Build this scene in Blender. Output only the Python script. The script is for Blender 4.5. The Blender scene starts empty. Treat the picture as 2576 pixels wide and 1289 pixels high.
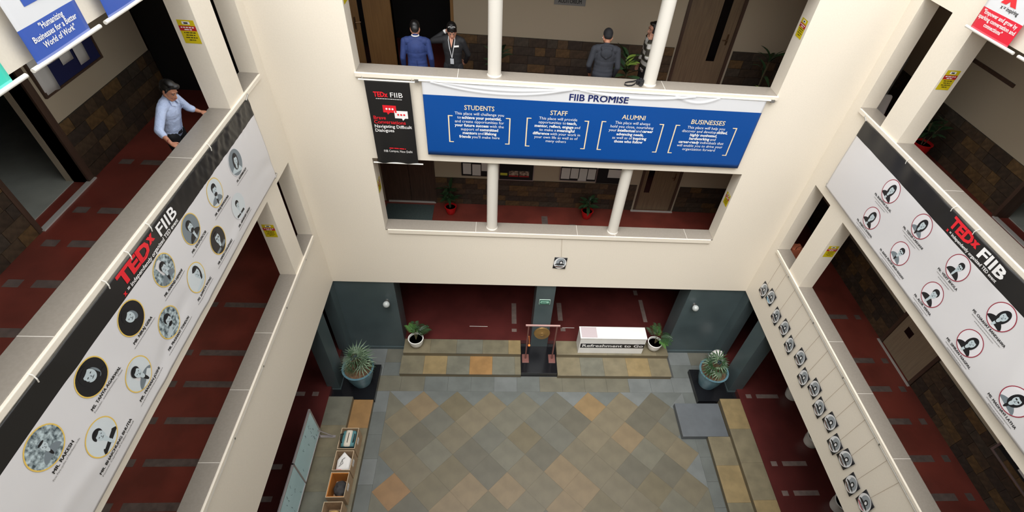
import bpy, bmesh, math, random
from mathutils import Vector, Matrix, Euler, noise
random.seed(7)
SC = bpy.context.scene
COL = SC.collection
PI = math.pi

# ------------------------------------------------------------------ camera
FPX, PPX, PPY = 1245.684, 1346.69, 739.288
cam_d = bpy.data.cameras.new('camera'); cam = bpy.data.objects.new('camera', cam_d); COL.objects.link(cam)
cam_d.sensor_fit = 'HORIZONTAL'; cam_d.sensor_width = 36.0
cam_d.lens = FPX / 2576 * 36.0
cam_d.shift_x = (1288 - PPX) / 2576
cam_d.shift_y = (PPY - 644.5) / 2576
cam_d.clip_start = 0.05; cam_d.clip_end = 200
def _rot(rx, ry, rz):
    return Matrix.Rotation(rz, 3, 'Z') @ Matrix.Rotation(rx, 3, 'X') @ Matrix.Rotation(ry, 3, 'Y')
_R = _rot(-0.8221, -0.1124, -0.1223)
_cm = Matrix((_R.col[0], _R.col[2], -_R.col[1])).transposed().to_4x4()
_cm.translation = Vector((0.0837, -8.4335, 11.5805))
cam.matrix_world = _cm
SC.camera = cam

# ------------------------------------------------------------------ sky, sun, exposure
wd = bpy.data.worlds.new('sky'); SC.world = wd; wd.use_nodes = True
_bg = wd.node_tree.nodes['Background']
_bg.inputs[0].default_value = (0.95, 0.98, 1.0, 1); _bg.inputs[1].default_value = 2.0
sun_d = bpy.data.lights.new('hazy_sun', 'SUN'); sun = bpy.data.objects.new('hazy_sun', sun_d); COL.objects.link(sun)
sun_d.energy = 3.1; sun_d.angle = math.radians(45); sun_d.color = (1.0, 0.985, 0.96)
sun.rotation_euler = Vector((0.13, 0.42, -1.0)).to_track_quat('-Z', 'Y').to_euler()
SC.view_settings.view_transform = 'Standard'; SC.view_settings.look = 'None'
SC.view_settings.gamma = 1.0; SC.view_settings.use_curve_mapping = False
SC.view_settings.exposure = 0.34

# ------------------------------------------------------------------ helpers
def lin(c):
    return tuple((x/255/12.92 if x/255 <= 0.04045 else ((x/255+0.055)/1.055)**2.4) for x in c) + (1.0,)
MATS = {}
def mat(name, rgb, rough=0.6, var=0.0, scale=8.0, metal=0.0, bump=0.0, rgb2=None, spec=0.5, trans=0.0, alpha=1.0, stretch=None, coat=0.0):
    if name in MATS: return MATS[name]
    m = bpy.data.materials.new(name); m.use_nodes = True
    nt = m.node_tree; b = nt.nodes['Principled BSDF']
    b.inputs['Base Color'].default_value = lin(rgb); b.inputs['Roughness'].default_value = rough
    b.inputs['Metallic'].default_value = metal; b.inputs['Specular IOR Level'].default_value = spec
    if trans: b.inputs['Transmission Weight'].default_value = trans
    if alpha < 1: b.inputs['Alpha'].default_value = alpha
    if coat: b.inputs['Coat Weight'].default_value = coat
    if var or bump or rgb2:
        tc = nt.nodes.new('ShaderNodeTexCoord'); mp = nt.nodes.new('ShaderNodeMapping'); nz = nt.nodes.new('ShaderNodeTexNoise')
        nz.inputs['Scale'].default_value = scale; nz.inputs['Detail'].default_value = 4
        if stretch: mp.inputs['Scale'].default_value = stretch
        nt.links.new(tc.outputs['Object'], mp.inputs[0]); nt.links.new(mp.outputs[0], nz.inputs['Vector'])
        if var or rgb2:
            rp = nt.nodes.new('ShaderNodeValToRGB'); rp.color_ramp.elements[0].position = 0.35; rp.color_ramp.elements[1].position = 0.65
            c2 = rgb2 if rgb2 else tuple(min(255, x*(1+var)) for x in rgb)
            c1 = rgb if rgb2 else tuple(x*(1-var) for x in rgb)
            rp.color_ramp.elements[0].color = lin(c1); rp.color_ramp.elements[1].color = lin(c2)
            nt.links.new(nz.outputs['Fac'], rp.inputs[0]); nt.links.new(rp.outputs[0], b.inputs['Base Color'])
        if bump:
            bp = nt.nodes.new('ShaderNodeBump'); bp.inputs['Strength'].default_value = bump; bp.inputs['Distance'].default_value = 0.02
            nt.links.new(nz.outputs['Fac'], bp.inputs['Height']); nt.links.new(bp.outputs[0], b.inputs['Normal'])
    MATS[name] = m
    return m

WM = {}   # object name -> world matrix of its local frame
def wm(o): return WM.get(o.name, Matrix.Identity(4)) if o else Matrix.Identity(4)
def link(o, parent=None):
    COL.objects.link(o)
    if parent: o.parent = parent
    return o
def tag(o, label=None, cat=None, group=None, kind=None):
    if label: o['label'] = label
    if cat: o['category'] = cat
    if group: o['group'] = group
    if kind: o['kind'] = kind
    return o
def thing(name, label, cat, loc=(0, 0, 0), rz=0.0, group=None, kind=None, scale=1.0):
    o = bpy.data.objects.new(name, None); COL.objects.link(o)
    o.empty_display_size = 0.1
    o.location = loc; o.rotation_euler = (0, 0, rz); o.scale = (scale,)*3
    WM[o.name] = Matrix.Translation(loc) @ Matrix.Rotation(rz, 4, 'Z') @ Matrix.Scale(scale, 4)
    return tag(o, label, cat, group, kind)
def part(name, me, parent, loc=(0, 0, 0), rot=(0, 0, 0), scale=(1, 1, 1), local=True):
    o = bpy.data.objects.new(name, me); COL.objects.link(o)
    o.parent = parent
    o.location = loc if local else wm(parent).inverted() @ Vector(loc)
    o.rotation_euler = rot; o.scale = scale
    WM[o.name] = wm(parent) @ Matrix.LocRotScale(o.location, Euler(rot), Vector(scale))
    return o

class G:
    """collects shapes into one mesh"""
    def __init__(s): s.v = []; s.f = []; s.mi = []; s.cur = 0
    def m(s, i): s.cur = i; return s
    def add(s, vs, fs):
        n = len(s.v); s.v += [Vector(p) for p in vs]
        for f in fs: s.f.append(tuple(i+n for i in f)); s.mi.append(s.cur)
        return s
    def box(s, a, b, bev=0.0):
        x0, y0, z0 = a; x1, y1, z1 = b
        if bev <= 0:
            return s.add([(x0,y0,z0),(x1,y0,z0),(x1,y1,z0),(x0,y1,z0),(x0,y0,z1),(x1,y0,z1),(x1,y1,z1),(x0,y1,z1)],
                         [(3,2,1,0),(4,5,6,7),(0,1,5,4),(1,2,6,5),(2,3,7,6),(3,0,4,7)])
        bm = bmesh.new(); bmesh.ops.create_cube(bm, size=1)
        for v in bm.verts: v.co = Vector(((x0+x1)/2+v.co.x*(x1-x0), (y0+y1)/2+v.co.y*(y1-y0), (z0+z1)/2+v.co.z*(z1-z0)))
        bmesh.ops.bevel(bm, geom=bm.edges[:], offset=bev, segments=2, affect='EDGES', profile=0.6)
        bm.verts.index_update(); vs = [v.co.copy() for v in bm.verts]; fs = [[v.index for v in f.verts] for f in bm.faces]; bm.free()
        return s.add(vs, fs)
    def obox(s, c, half, R):
        """oriented box: centre, half sizes, rotation matrix"""
        vs = []
        for k in range(8):
            p = Vector((half[0]*(1 if k in (1,2,5,6) else -1), half[1]*(1 if k in (2,3,6,7) else -1), half[2]*(1 if k > 3 else -1)))
            vs.append(Vector(c) + R @ p)
        return s.add(vs, [(3,2,1,0),(4,5,6,7),(0,1,5,4),(1,2,6,5),(2,3,7,6),(3,0,4,7)])
    def tube(s, path, r, n=8, cap=True):
        path = [Vector(p) for p in path]; rr = r if isinstance(r, (list, tuple)) else [r]*len(path)
        rings = []; up = Vector((0, 0, 1)); prevx = None
        for i, p in enumerate(path):
            d = (path[min(i+1, len(path)-1)] - path[max(i-1, 0)]).normalized()
            if prevx is None:
                a = up if abs(d.dot(up)) < 0.9 else Vector((1, 0, 0)); x = d.cross(a).normalized()
            else: x = (prevx - d*prevx.dot(d)).normalized()
            prevx = x; y = d.cross(x)
            rings.append([p + (x*math.cos(2*PI*k/n) + y*math.sin(2*PI*k/n))*rr[i] for k in range(n)])
        vs = [q for ring in rings for q in ring]; fs = []
        for i in range(len(path)-1):
            for k in range(n):
                fs.append((i*n+k, i*n+(k+1) % n, (i+1)*n+(k+1) % n, (i+1)*n+k))
        if cap:
            fs.append(tuple(range(n-1, -1, -1))); fs.append(tuple((len(path)-1)*n+k for k in range(n)))
        return s.add(vs, fs)
    def lathe(s, prof, c, n=24, close=False):
        cx, cy, cz = c; vs = []; fs = []
        for r, z in prof:
            for k in range(n): vs.append((cx+r*math.cos(2*PI*k/n), cy+r*math.sin(2*PI*k/n), cz+z))
        for i in range(len(prof)-1):
            for k in range(n): fs.append((i*n+k, i*n+(k+1) % n, (i+1)*n+(k+1) % n, (i+1)*n+k))
        if prof[0][0] > 1e-4: fs.append(tuple(range(n-1, -1, -1)))
        if prof[-1][0] > 1e-4: fs.append(tuple((len(prof)-1)*n+k for k in range(n)))
        return s.add(vs, fs)
    def ell(s, c, r, n=16, m=10, R=None):
        vs = []; fs = []; c = Vector(c)
        for j in range(m+1):
            t = PI*j/m
            for k in range(n):
                a = 2*PI*k/n; p = Vector((r[0]*math.sin(t)*math.cos(a), r[1]*math.sin(t)*math.sin(a), -r[2]*math.cos(t)))
                vs.append(c + (R @ p if R else p))
        for j in range(m):
            for k in range(n): fs.append((j*n+k, j*n+(k+1) % n, (j+1)*n+(k+1) % n, (j+1)*n+k))
        return s.add(vs, fs)
    def cap(s, p0, r0, p1, r1, n=12):
        """tapered capsule"""
        p0 = Vector(p0); p1 = Vector(p1); d = (p1-p0); L = d.length; d = d.normalized() if L > 1e-6 else Vector((0, 0, 1))
        path = []; rr = []
        for t in (-1, -.92, -.7, -.38): path.append(p0+d*r0*t); rr.append(max(r0*math.sqrt(max(0, 1-t*t)), 1e-4))
        path.append(p0); rr.append(r0); path.append(p1); rr.append(r1)
        for t in (.38, .7, .92, 1): path.append(p1+d*r1*t); rr.append(max(r1*math.sqrt(max(0, 1-t*t)), 1e-4))
        return s.tube(path, rr, n)
    def poly(s, pts, z0=None):
        return s.add(pts, [tuple(range(len(pts)))])
    def prism(s, pts, dv):
        """polygon extruded by vector dv"""
        n = len(pts); dv = Vector(dv); a = [Vector(p) for p in pts]; b = [p+dv for p in a]
        fs = [tuple(range(n-1, -1, -1)), tuple(range(n, 2*n))] + [(k, (k+1) % n, n+(k+1) % n, n+k) for k in range(n)]
        return s.add(a+b, fs)
    def mesh(s, name, mats, smooth=False, M=None):
        me = bpy.data.meshes.new(name)
        vs = [M @ v for v in s.v] if M is not None else s.v
        me.from_pydata([tuple(v) for v in vs], [], s.f)
        if not isinstance(mats, (list, tuple)): mats = [mats]
        for x in mats: me.materials.append(x)
        me.polygons.foreach_set('material_index', s.mi)
        if smooth: me.polygons.foreach_set('use_smooth', [True]*len(s.f))
        me.update()
        if smooth and smooth != 'all':
            me.set_sharp_from_angle(angle=math.radians(40))
        return me
    def build(s, name, mats, parent=None, smooth=False, world=True):
        M = wm(parent).inverted() if (parent and world) else None
        o = bpy.data.objects.new(name, s.mesh(name, mats, smooth, M)); COL.objects.link(o)
        if parent: o.parent = parent; WM[o.name] = wm(parent)
        return o
def structure(name, g, m, parent=None, smooth=False):
    o = g.build(name, m, parent, smooth)
    if not parent: o['kind'] = 'structure'
    return o

# text as real mesh, mapped through fn(u, v) -> world point
_tc = {}
def text_geo(body, size, bold=0.0, shear=0.0, align='LEFT', squeeze=1.0, res=2):
    key = (body, size, bold, shear, align, squeeze)
    if key in _tc: return _tc[key]
    cu = bpy.data.curves.new('t', 'FONT'); cu.body = body; cu.size = size; cu.resolution_u = res
    cu.offset = bold; cu.shear = shear; cu.align_x = align
    ob = bpy.data.objects.new('t', cu)
    me = bpy.data.meshes.new_from_object(ob)
    vs = [(v.co.x*squeeze, v.co.y) for v in me.vertices]; fs = [tuple(p.vertices) for p in me.polygons]
    bpy.data.objects.remove(ob); bpy.data.curves.remove(cu); bpy.data.meshes.remove(me)
    _tc[key] = (vs, fs); return vs, fs
def text_width(body, size, bold=0.0): 
    vs, _ = text_geo(body, size, bold); return (max(v[0] for v in vs)-min(v[0] for v in vs)) if vs else 0
def put_text(g, body, fn, u, v, size, bold=0.0, shear=0.0, align='LEFT', width=None):
    sq = 1.0
    if width:
        w = text_width(body, size, 0.0 if 'M' in body else bold); sq = width/w if w else 1
    if bold and 'M' in body:      # this glyph folds over itself when its outline is fattened: thicken by close overprints
        vs, fs = text_geo(body, size, 0.0, shear, align, sq); o = fn(u, v); e = 0.01
        nrm = (fn(u+e, v)-o).cross(fn(u, v+e)-o).normalized()
        for k, (du, dv) in enumerate(((-bold, -bold*.6), (bold, -bold*.6), (-bold, bold*.6), (bold, bold*.6), (0, 0))):
            g.add([fn(u+a+du, v+b+dv)+nrm*0.0003*k for a, b in vs], fs)
        return
    vs, fs = text_geo(body, size, bold, shear, align, sq)
    g.add([fn(u+a, v+b) for a, b in vs], fs)

class Sheet:
    """a hanging cloth or paper on plane origin O, axes U (right) V (up), normal N; disp(u,v) gives its folds"""
    def __init__(s, name, label, cat, O, U, V, N, w, h, disp=None, group=None):
        s.O = Vector(O); s.U = Vector(U); s.V = Vector(V); s.N = Vector(N); s.w = w; s.h = h
        s.disp = disp or (lambda u, v: 0.0)
        s.root = thing(name, label, cat, O, group=group)
    def at(s, u, v, off=0.0): return s.O + s.U*u + s.V*v + s.N*(s.disp(u, v)+off)
    def fn(s, off): return lambda u, v: s.at(u, v, off)
    def patch(s, name, u0, v0, u1, v1, m, off=0.0, nu=1, nv=1, parent=None, thick=0.0):
        g = G(); vs = []; fs = []
        for j in range(nv+1):
            for i in range(nu+1): vs.append(s.at(u0+(u1-u0)*i/nu, v0+(v1-v0)*j/nv, off))
        for j in range(nv):
            for i in range(nu): fs.append((j*(nu+1)+i, j*(nu+1)+i+1, (j+1)*(nu+1)+i+1, (j+1)*(nu+1)+i))
        g.add(vs, fs); o = g.build(name, m, parent or s.root, smooth='all' if nu*nv > 1 else False)
        if thick:
            md = o.modifiers.new('thickness', 'SOLIDIFY'); md.thickness = thick; md.offset = -1
        return o
    def cloth(s, name, bands, m, nu, off=0.0):
        """one cloth whose rows of faces take different dyes: bands = [(v0, v1, mat index, rows)]"""
        g = G(); rows = []; mi = []
        for v0, v1, k, n in bands:
            for j in range(n): rows.append((v0+(v1-v0)*j/n, k))
        vlast = bands[-1][1]; vals = [r[0] for r in rows]+[vlast]
        vs = [s.at(s.w*i/nu, v, off) for v in vals for i in range(nu+1)]
        g.v = vs
        for j in range(len(rows)):
            for i in range(nu):
                g.f.append((j*(nu+1)+i, j*(nu+1)+i+1, (j+1)*(nu+1)+i+1, (j+1)*(nu+1)+i)); g.mi.append(rows[j][1])
        o = g.build(name, m, s.root, smooth='all')
        md = o.modifiers.new('thickness', 'SOLIDIFY'); md.thickness = 0.003; md.offset = -1
        return o
    def text(s, body, u, v, size, m, bold=0.0, shear=0.0, align='LEFT', off=0.004, name='lettering', parent=None, width=None):
        lines = body if isinstance(body, list) else [(body, u, v)]
        for b, uu, vv in lines:
            g = G(); put_text(g, b, s.fn(off), uu, vv, size, bold, shear, align, width)
            o = g.build(name, m, parent or s.root)
        return o
    def disc(s, g, cu, cv, ru, rv, off, n=28, a0=0, a1=2*PI, clip=None):
        pts = [s.at(cu+ru*math.cos(a0+(a1-a0)*k/n), cv+rv*math.sin(a0+(a1-a0)*k/n), off) for k in range(n if a1-a0 > 6.28 else n+1)]
        g.poly(pts)
    def ring(s, g, cu, cv, r0, r1, off, n=36):
        vs = []; fs = []
        for k in range(n):
            a = 2*PI*k/n
            vs += [s.at(cu+r0*math.cos(a), cv+r0*math.sin(a), off), s.at(cu+r1*math.cos(a), cv+r1*math.sin(a), off)]
        for k in range(n): fs.append((2*k, 2*k+1, (2*k+3) % (2*n), (2*k+2) % (2*n)))
        g.add(vs, fs)
def words(g, fn, u, v, h, width, rnd, align='LEFT'):
    """a line of print too small to read: short strokes of uneven length"""
    x = u if align == 'LEFT' else u-width/2; end = x+width
    while x < end-0.002:
        wl = min(end-x, h*rnd.uniform(1.5, 5))
        g.add([fn(x, v), fn(x+wl, v), fn(x+wl, v+h), fn(x, v+h)], [(0, 1, 2, 3)])
        x += wl+h*0.7
# ------------------------------------------------------------------ materials of the building
PAINT = mat('cream_wall_paint', (226, 216, 200), 0.55, bump=0.03, scale=40, rgb2=(229, 219, 203))
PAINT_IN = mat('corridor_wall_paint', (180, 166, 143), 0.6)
CEIL = mat('ceiling_paint', (190, 184, 174), 0.8)
SILL = mat('grey_granite_sill', (140, 132, 122), 0.32, var=0.02, scale=30)
GROUT = mat('sill_grout', (215, 208, 198), 0.7)
REDFL = mat('red_oxide_floor', (128, 60, 50), 0.28, var=0.10, scale=1.5)
INLAY = mat('grey_stone_inlay', (112, 98, 92), 0.3, var=0.08, scale=9)
WOODD = mat('dark_brown_wood', (70, 52, 42), 0.45, rgb2=(82, 62, 50), scale=3, stretch=(8, 8, 0.6))
WOODT = mat('tan_wood_veneer', (128, 108, 84), 0.45, rgb2=(112, 93, 72), scale=4, stretch=(9, 9, 0.5))
WOODO = mat('ochre_wood_door', (150, 112, 66), 0.45, rgb2=(136, 100, 58), scale=4, stretch=(9, 9, 0.5))
SLATEW = mat('slate_grey_wall_cladding', (74, 86, 88), 0.28, rgb2=(66, 77, 79), scale=1.2)
BLKGR = mat('black_granite', (22, 22, 25), 0.18, var=0.15, scale=60)
DARK = mat('unlit_dark_paint', (26, 24, 24), 0.8)  # near-black colour holds the darkness of unlit rooms and passage
GLASSB = mat('black_glass', (12, 12, 14), 0.1)
STEEL = mat('brushed_steel', (170, 168, 165), 0.3, metal=0.9)
WHITEP = mat('white_enamel', (214, 208, 198), 0.4)
WHITEM = mat('white_marble_strip', (200, 195, 188), 0.3)
ROOMFL = mat('grey_room_floor', (172, 174, 164), 0.25, var=0.05, scale=2)

F1, F2, F3 = 3.4, 6.8, 10.2
XL, XR, TS, TB = -3.77, 6.52, 0.30, 0.34
YF = -8.9                        # front face of the court
A, B = -2.30, 5.06               # sides of the back openings
XWL, XWR, YWB = -5.96, 8.70, 2.33   # far faces of the corridors
BANDS = [(2.72, 4.37), (6.16, 7.77), (9.57, 11.17)]
OPEN = [(4.37, 6.16), (7.77, 9.57)]

# --- the three white court walls and the one behind the viewer
g = G()
for z0, z1 in BANDS: g.box((XL-TS, 0, z0), (XR+TS, TB, z1))
for z0, z1 in OPEN: g.box((XL-TS, 0, z0), (A, TB, z1)); g.box((B, 0, z0), (XR+TS, TB, z1))
structure('wall_back', g, PAINT)
SLOT0, SLOT1, PIER = -0.262, -0.936, -1.455
for side, x0, x1 in (('left', XL-TS, XL), ('right', XR, XR+TS)):
    g = G()
    for z0, z1 in BANDS: g.box((x0, YF-0.3, z0), (x1, 0, z1))
    for z0, z1 in OPEN:
        g.box((x0, SLOT0, z0), (x1, 0, z1)); g.box((x0, PIER, z0), (x1, SLOT1, z1)); g.box((x0, YF-0.3, z0), (x1, -7.45, z1))
    structure('wall_'+side, g, PAINT)
g = G()
for z0, z1 in BANDS: g.box((XL, YF-0.3, z0), (XR, YF, z1))
for z0, z1 in OPEN: g.box((XL, YF-0.3, z0), (-2.6, YF, z1)); g.box((5.4, YF-0.3, z0), (XR, YF, z1))
structure('wall_front', g, PAINT)

# --- sills: a grey granite course in slabs, white lip in front
def sill(n, runs, z, axis, lip):
    root = thing('trim_%d' % n, None, None, kind='structure')
    for a0, a1, b0, b1, joints in runs:
        cuts = [a0]+joints+[a1]
        for k in range(len(cuts)-1):
            p, q = cuts[k]+(0.003 if k else 0), cuts[k+1]-(0.003 if k < len(cuts)-2 else 0)
            g = G()
            g.box((p, b0, z-0.04), (q, b1, z), 0.004) if axis == 'x' else g.box((b0, p, z-0.04), (b1, q, z), 0.004)
            g.build('sill_slab', SILL, root)
        gg = G()
        for c in joints:
            gg.box((c-0.004, b0, z-0.03), (c+0.004, b1, z-0.001)) if axis == 'x' else gg.box((b0, c-0.004, z-0.03), (b1, c+0.004, z-0.001))
        if joints: gg.build('joint_filler', GROUT, root)
    g = G()
    for a, b in lip: g.box(a, b, 0.008)
    g.build('lip', PAINT, root)
    return root
Z1, Z2 = 4.41, 7.81
sill(1, [(A, B, 0.0, TB, [-0.35, 1.92, 2.78, 4.45])], Z1, 'x', [((A+0.05, -0.03, Z1-0.11), (B-0.05, 0.0, Z1-0.002))])
sill(2, [(A, B, 0.0, TB, [-0.62, 3.0])], Z2, 'x', [((A-0.02, -0.045, Z2-0.075), (B+0.02, 0.0, Z2-0.002))])
n = 3
for zi, z in ((1, Z1), (2, Z2)):
    for side in (0, 1):
        n += 1
        b0, b1 = (XL-TS, XL) if side == 0 else (XR, XR+TS)
        runs = [(SLOT1, SLOT0, b0, b1, []), (-7.45, PIER, b0, b1, [-5.25, -4.05, -2.9] if zi == 1 else [-5.6, -2.75])]
        lx = (XL, XL+0.035) if side == 0 else (XR-0.035, XR)
        sill(n, runs, z, 'y', [((lx[0], YF, z-0.07), (lx[1], SLOT0-0.03, z-0.002))])

# --- corridor floors, ceilings
def corridor_boxes(g, z0, z1, xin=0.0):
    g.box((-9.5, YF-3, z0), (XL-TS, 4.2, z1)); g.box((XR+TS, YF-3, z0), (12, 4.2, z1))
    g.box((XL-TS, TB, z0), (XR+TS, 4.2, z1)); g.box((XL-TS, YF-3, z0), (XR+TS, YF-0.3, z1))
FLOORS = {}
for k, z in ((1, F1), (2, F2), (3, F3)):
    g = G(); corridor_boxes(g, z-0.03, z); FLOORS[k] = structure('floor' if k == 1 else 'floor.%03d' % (k-1), g, REDFL)
for z in (F1, F2, F3):
    g = G(); corridor_boxes(g, z-0.25, z-0.031); structure('ceiling', g, CEIL)
def inlay(parent, boxes, z):
    for x0, x1, y0, y1 in boxes:
        G().box((x0, y0, z-0.004), (x1, y1, z+0.002)).build('inlay', INLAY, parent)
rows = [-1.40-0.735*k+0.735*0 for k in range(0, 8)]
for k, z in ((1, F1), (2, F2)):
    bx = []
    for y in [-1.40-0.65*0, -2.62, -3.32, -4.05, -4.80, -5.5, -6.2]:
        bx += [(-5.80, -5.62, y-0.065, y+0.065), (-5.48, -4.62, y-0.065, y+0.065)]
        bx += [(7.50, 8.21, y-0.065, y+0.065), (8.40, 8.53, y-0.065, y+0.065)]
    if k == 1: bx += [(1.28, 1.44, 1.1, 1.9), (2.0, 2.16, 1.1, 1.6), (5.0, 5.16, 0.9, 1.5), (5.6, 5.76, 1.0, 1.5)]
    inlay(FLOORS[k], bx, z)

# --- corridor walls with doorways
def pane(n, s): return s
g = G()      # back corridor, both storeys
def wall_x(g, y0, y1, z0, z1, x0, x1, holes):
    """wall along x with door holes (xa, xb, ztop)"""
    x = x0
    for xa, xb, zt in sorted(holes):
        g.box((x, y0, z0), (xa, y1, z1)); g.box((xa, y0, zt), (xb, y1, z1)); x = xb
    g.box((x, y0, z0), (x1, y1, z1))
def wall_y(g, x0, x1, z0, z1, y0, y1, holes):
    y = y0
    for ya, yb, zt in sorted(holes):
        g.box((x0, y, z0), (x1, ya, z1)); g.box((x0, ya, zt), (x1, yb, z1)); y = yb
    g.box((x0, y, z0), (x1, y1, z1))
wall_x(g, YWB, YWB+0.2, F1, F1+3.15, -4.2, 12, [(-2.72, -1.53, F1+2.15), (3.82, 4.86, F1+2.15)])
wall_x(g, YWB, YWB+0.2, F2, F2+3.15, -4.2, 12, [(-2.05, -0.90, F2+2.2), (3.80, 4.98, F2+2.15)])
structure('wall_corridor_back', g, PAINT_IN)
g = G()
wall_y(g, XWL-0.2, XWL, F1, F1+3.15, YF-3, 4.2, [])
wall_y(g, XWL-0.2, XWL, F2, F2+3.15, YF-3, 0.70, [(-3.10, -1.98, F2+2.15)])
structure('wall_corridor_left', g, PAINT_IN)
g = G()
wall_y(g, XWR, XWR+0.2, F1, F1+3.15, YF-3, YWB, [(-3.18, -2.10, F1+2.15)])
wall_y(g, XWR+0.04, XWR+0.24, F2, F2+3.15, YF-3, YWB, [(-3.3, -1.98, F2+2.15)])
structure('wall_corridor_right', g, PAINT_IN)
# dark shells of the rooms behind the doorways, and the outer skin of the building
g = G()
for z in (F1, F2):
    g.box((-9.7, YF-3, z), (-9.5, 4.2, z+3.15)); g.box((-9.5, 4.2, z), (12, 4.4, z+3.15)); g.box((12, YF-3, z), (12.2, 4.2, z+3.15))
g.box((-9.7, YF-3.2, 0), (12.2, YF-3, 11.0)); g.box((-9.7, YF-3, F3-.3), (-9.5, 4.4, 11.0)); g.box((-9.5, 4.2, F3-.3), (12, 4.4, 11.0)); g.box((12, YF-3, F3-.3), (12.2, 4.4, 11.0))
g.box((-4.5, YWB+0.2, F2), (-4.2, 4.2, F2+3.15)); g.box((XWL-0.2, 1.05, F2), (XL-TS, 1.2, F2+3.15));  g.box((-9.5, 0.5, F2), (XWL-0.2, 0.7, F2+3.15)); g.box((-9.5, -4.4, F2), (XWL-0.2, -4.2, F2+3.15))  # includes an added partition across the left passage, near-black for its darkness
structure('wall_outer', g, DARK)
g = G().box((-9.4, -4.2, F2), (XWL-0.2, 0.5, F2+0.012)); g.box((XWR+0.25, -4.4, F2), (11.9, 0, F2+0.012))
structure('floor_room', g, ROOMFL)

# --- stone dado along the corridor walls, every slip of stone its own piece
STONES = [mat('dado_stone_%d' % i, c, 0.5, var=0.14, scale=14) for i, c in enumerate([(76, 62, 47), (62, 51, 40), (88, 70, 50), (58, 50, 42), (96, 74, 47), (70, 62, 52)])]
STM = {}
def stone_mesh(w, h, k, axis):
    key = (round(w, 3), round(h, 3), k, axis)
    if key not in STM:
        g = G(); d = 0.014
        if axis == 'x': g.box((-w/2+0.003, -d, -h/2+0.003), (w/2-0.003, 0, h/2-0.003))
        else: g.box((0, -w/2+0.003, -h/2+0.003), (d*axis, w/2-0.003, h/2-0.003)) if axis > 0 else g.box((d*axis, -w/2+0.003, -h/2+0.003), (0, w/2-0.003, h/2-0.003))
        STM[key] = g.mesh('stone', STONES[k])
    return STM[key]
ndado = [20]
def dado(a0, a1, plane, z, axis, h=0.87):
    """axis 'x' faces -y; +1 faces +x; -1 faces -x"""
    ndado[0] += 1
    g = G()
    if axis == 'x': g.box((a0, plane-0.008, z), (a1, plane, z+h))
    elif axis > 0: g.box((plane, a0, z), (plane+0.008, a1, z+h))
    else: g.box((plane-0.008, a0, z), (plane, a1, z+h))
    root = structure('trim_%d' % ndado[0], g, mat('dado_bed', (44, 38, 32), 0.9))
    nr = 5; rh = h/nr; W = [0.22, 0.30, 0.38, 0.46]
    for r in range(nr):
        x = a0
        while x < a1-0.02:
            w = random.choice(W); w = min(w, a1-x)
            if a1-x-w < 0.12: w = a1-x
            me = stone_mesh(w, rh, random.choice((0, 0, 1, 1, 2, 3, 3, 4, 5)), axis)
            e = 0.008+random.uniform(0, 0.004); zc = z+rh*(r+0.5); c = x+w/2
            loc = (c, plane-e, zc) if axis == 'x' else ((plane+e*axis, c, zc))
            part('stone', me, root, loc); x += w
dado(-0.84, 3.76, YWB, F2, 'x'); dado(5.04, 8.6, YWB, F2, 'x')
dado(-1.47, 3.76, YWB, F1, 'x', 0.80); dado(4.92, 8.6, YWB, F1, 'x', 0.80)
dado(-1.86, 0.70, XWL, F2, 1, 0.86); dado(-6.5, -3.16, XWL, F2, 1, 0.86)
dado(-1.92, 2.2, XWR+0.04, F2, -1, 0.84)
dado(-2.04, 2.2, XWR, F1, -1, 0.86); dado(-6.4, -3.24, XWR, F1, -1, 0.86)

# --- doors
def handle(g, p, dirv, out):
    p = Vector(p); o = Vector(out); d = Vector(dirv)
    g.tube([p, p+o*0.05, p+o*0.05+d*0.11], 0.009, 8)
# door 1: veneer door on the upper storey, right of the corridor (x 3.80-4.98)
def flush_door(n, x0, x1, z, leaf, strip):
    root = thing('door_%d' % n, None, None, (x0, YWB, z), kind='structure')
    g = G(); t = 0.06
    g.box((x0-0.005, YWB-0.03, z), (x0+t, YWB+0.1, z+2.15)); g.box((x1-t, YWB-0.03, z), (x1+0.005, YWB+0.1, z+2.15)); g.box((x0+t, YWB-0.03, z+2.09), (x1-t, YWB+0.1, z+2.15))
    g.build('frame', WOODD, root)
    lf = G().box((x0+t, YWB+0.0, z+0.01), (x1-t, YWB+0.045, z+2.09), 0.004).build('leaf', leaf, root)
    G().box((strip[0], YWB-0.004, strip[2]), (strip[1], YWB+0.004, strip[3])).build('glass_strip', GLASSB, lf)
    g = G(); hx = x1-0.16; g.box((hx-0.02, YWB-0.008, z+0.98), (hx+0.02, YWB, z+1.2), 0.004); handle(g, (hx, YWB-0.005, z+1.09), (-1, 0, 0), (0, -1, 0))
    g.build('handle', mat('bronze', (120, 95, 70), 0.35, metal=0.8), lf)
    return root
flush_door(1, 3.80, 4.98, F2, WOODT, (4.51, 4.69, F2+0.64, F2+1.85))
r2 = flush_door(2, 3.82, 4.86, F1, WOODT, (3.98, 4.13, F1+0.58, F1+1.75))
G().box((3.74, YWB-0.09, F1), (4.9, YWB-0.031, F1+0.02)).build('threshold', WHITEM, r2)
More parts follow.
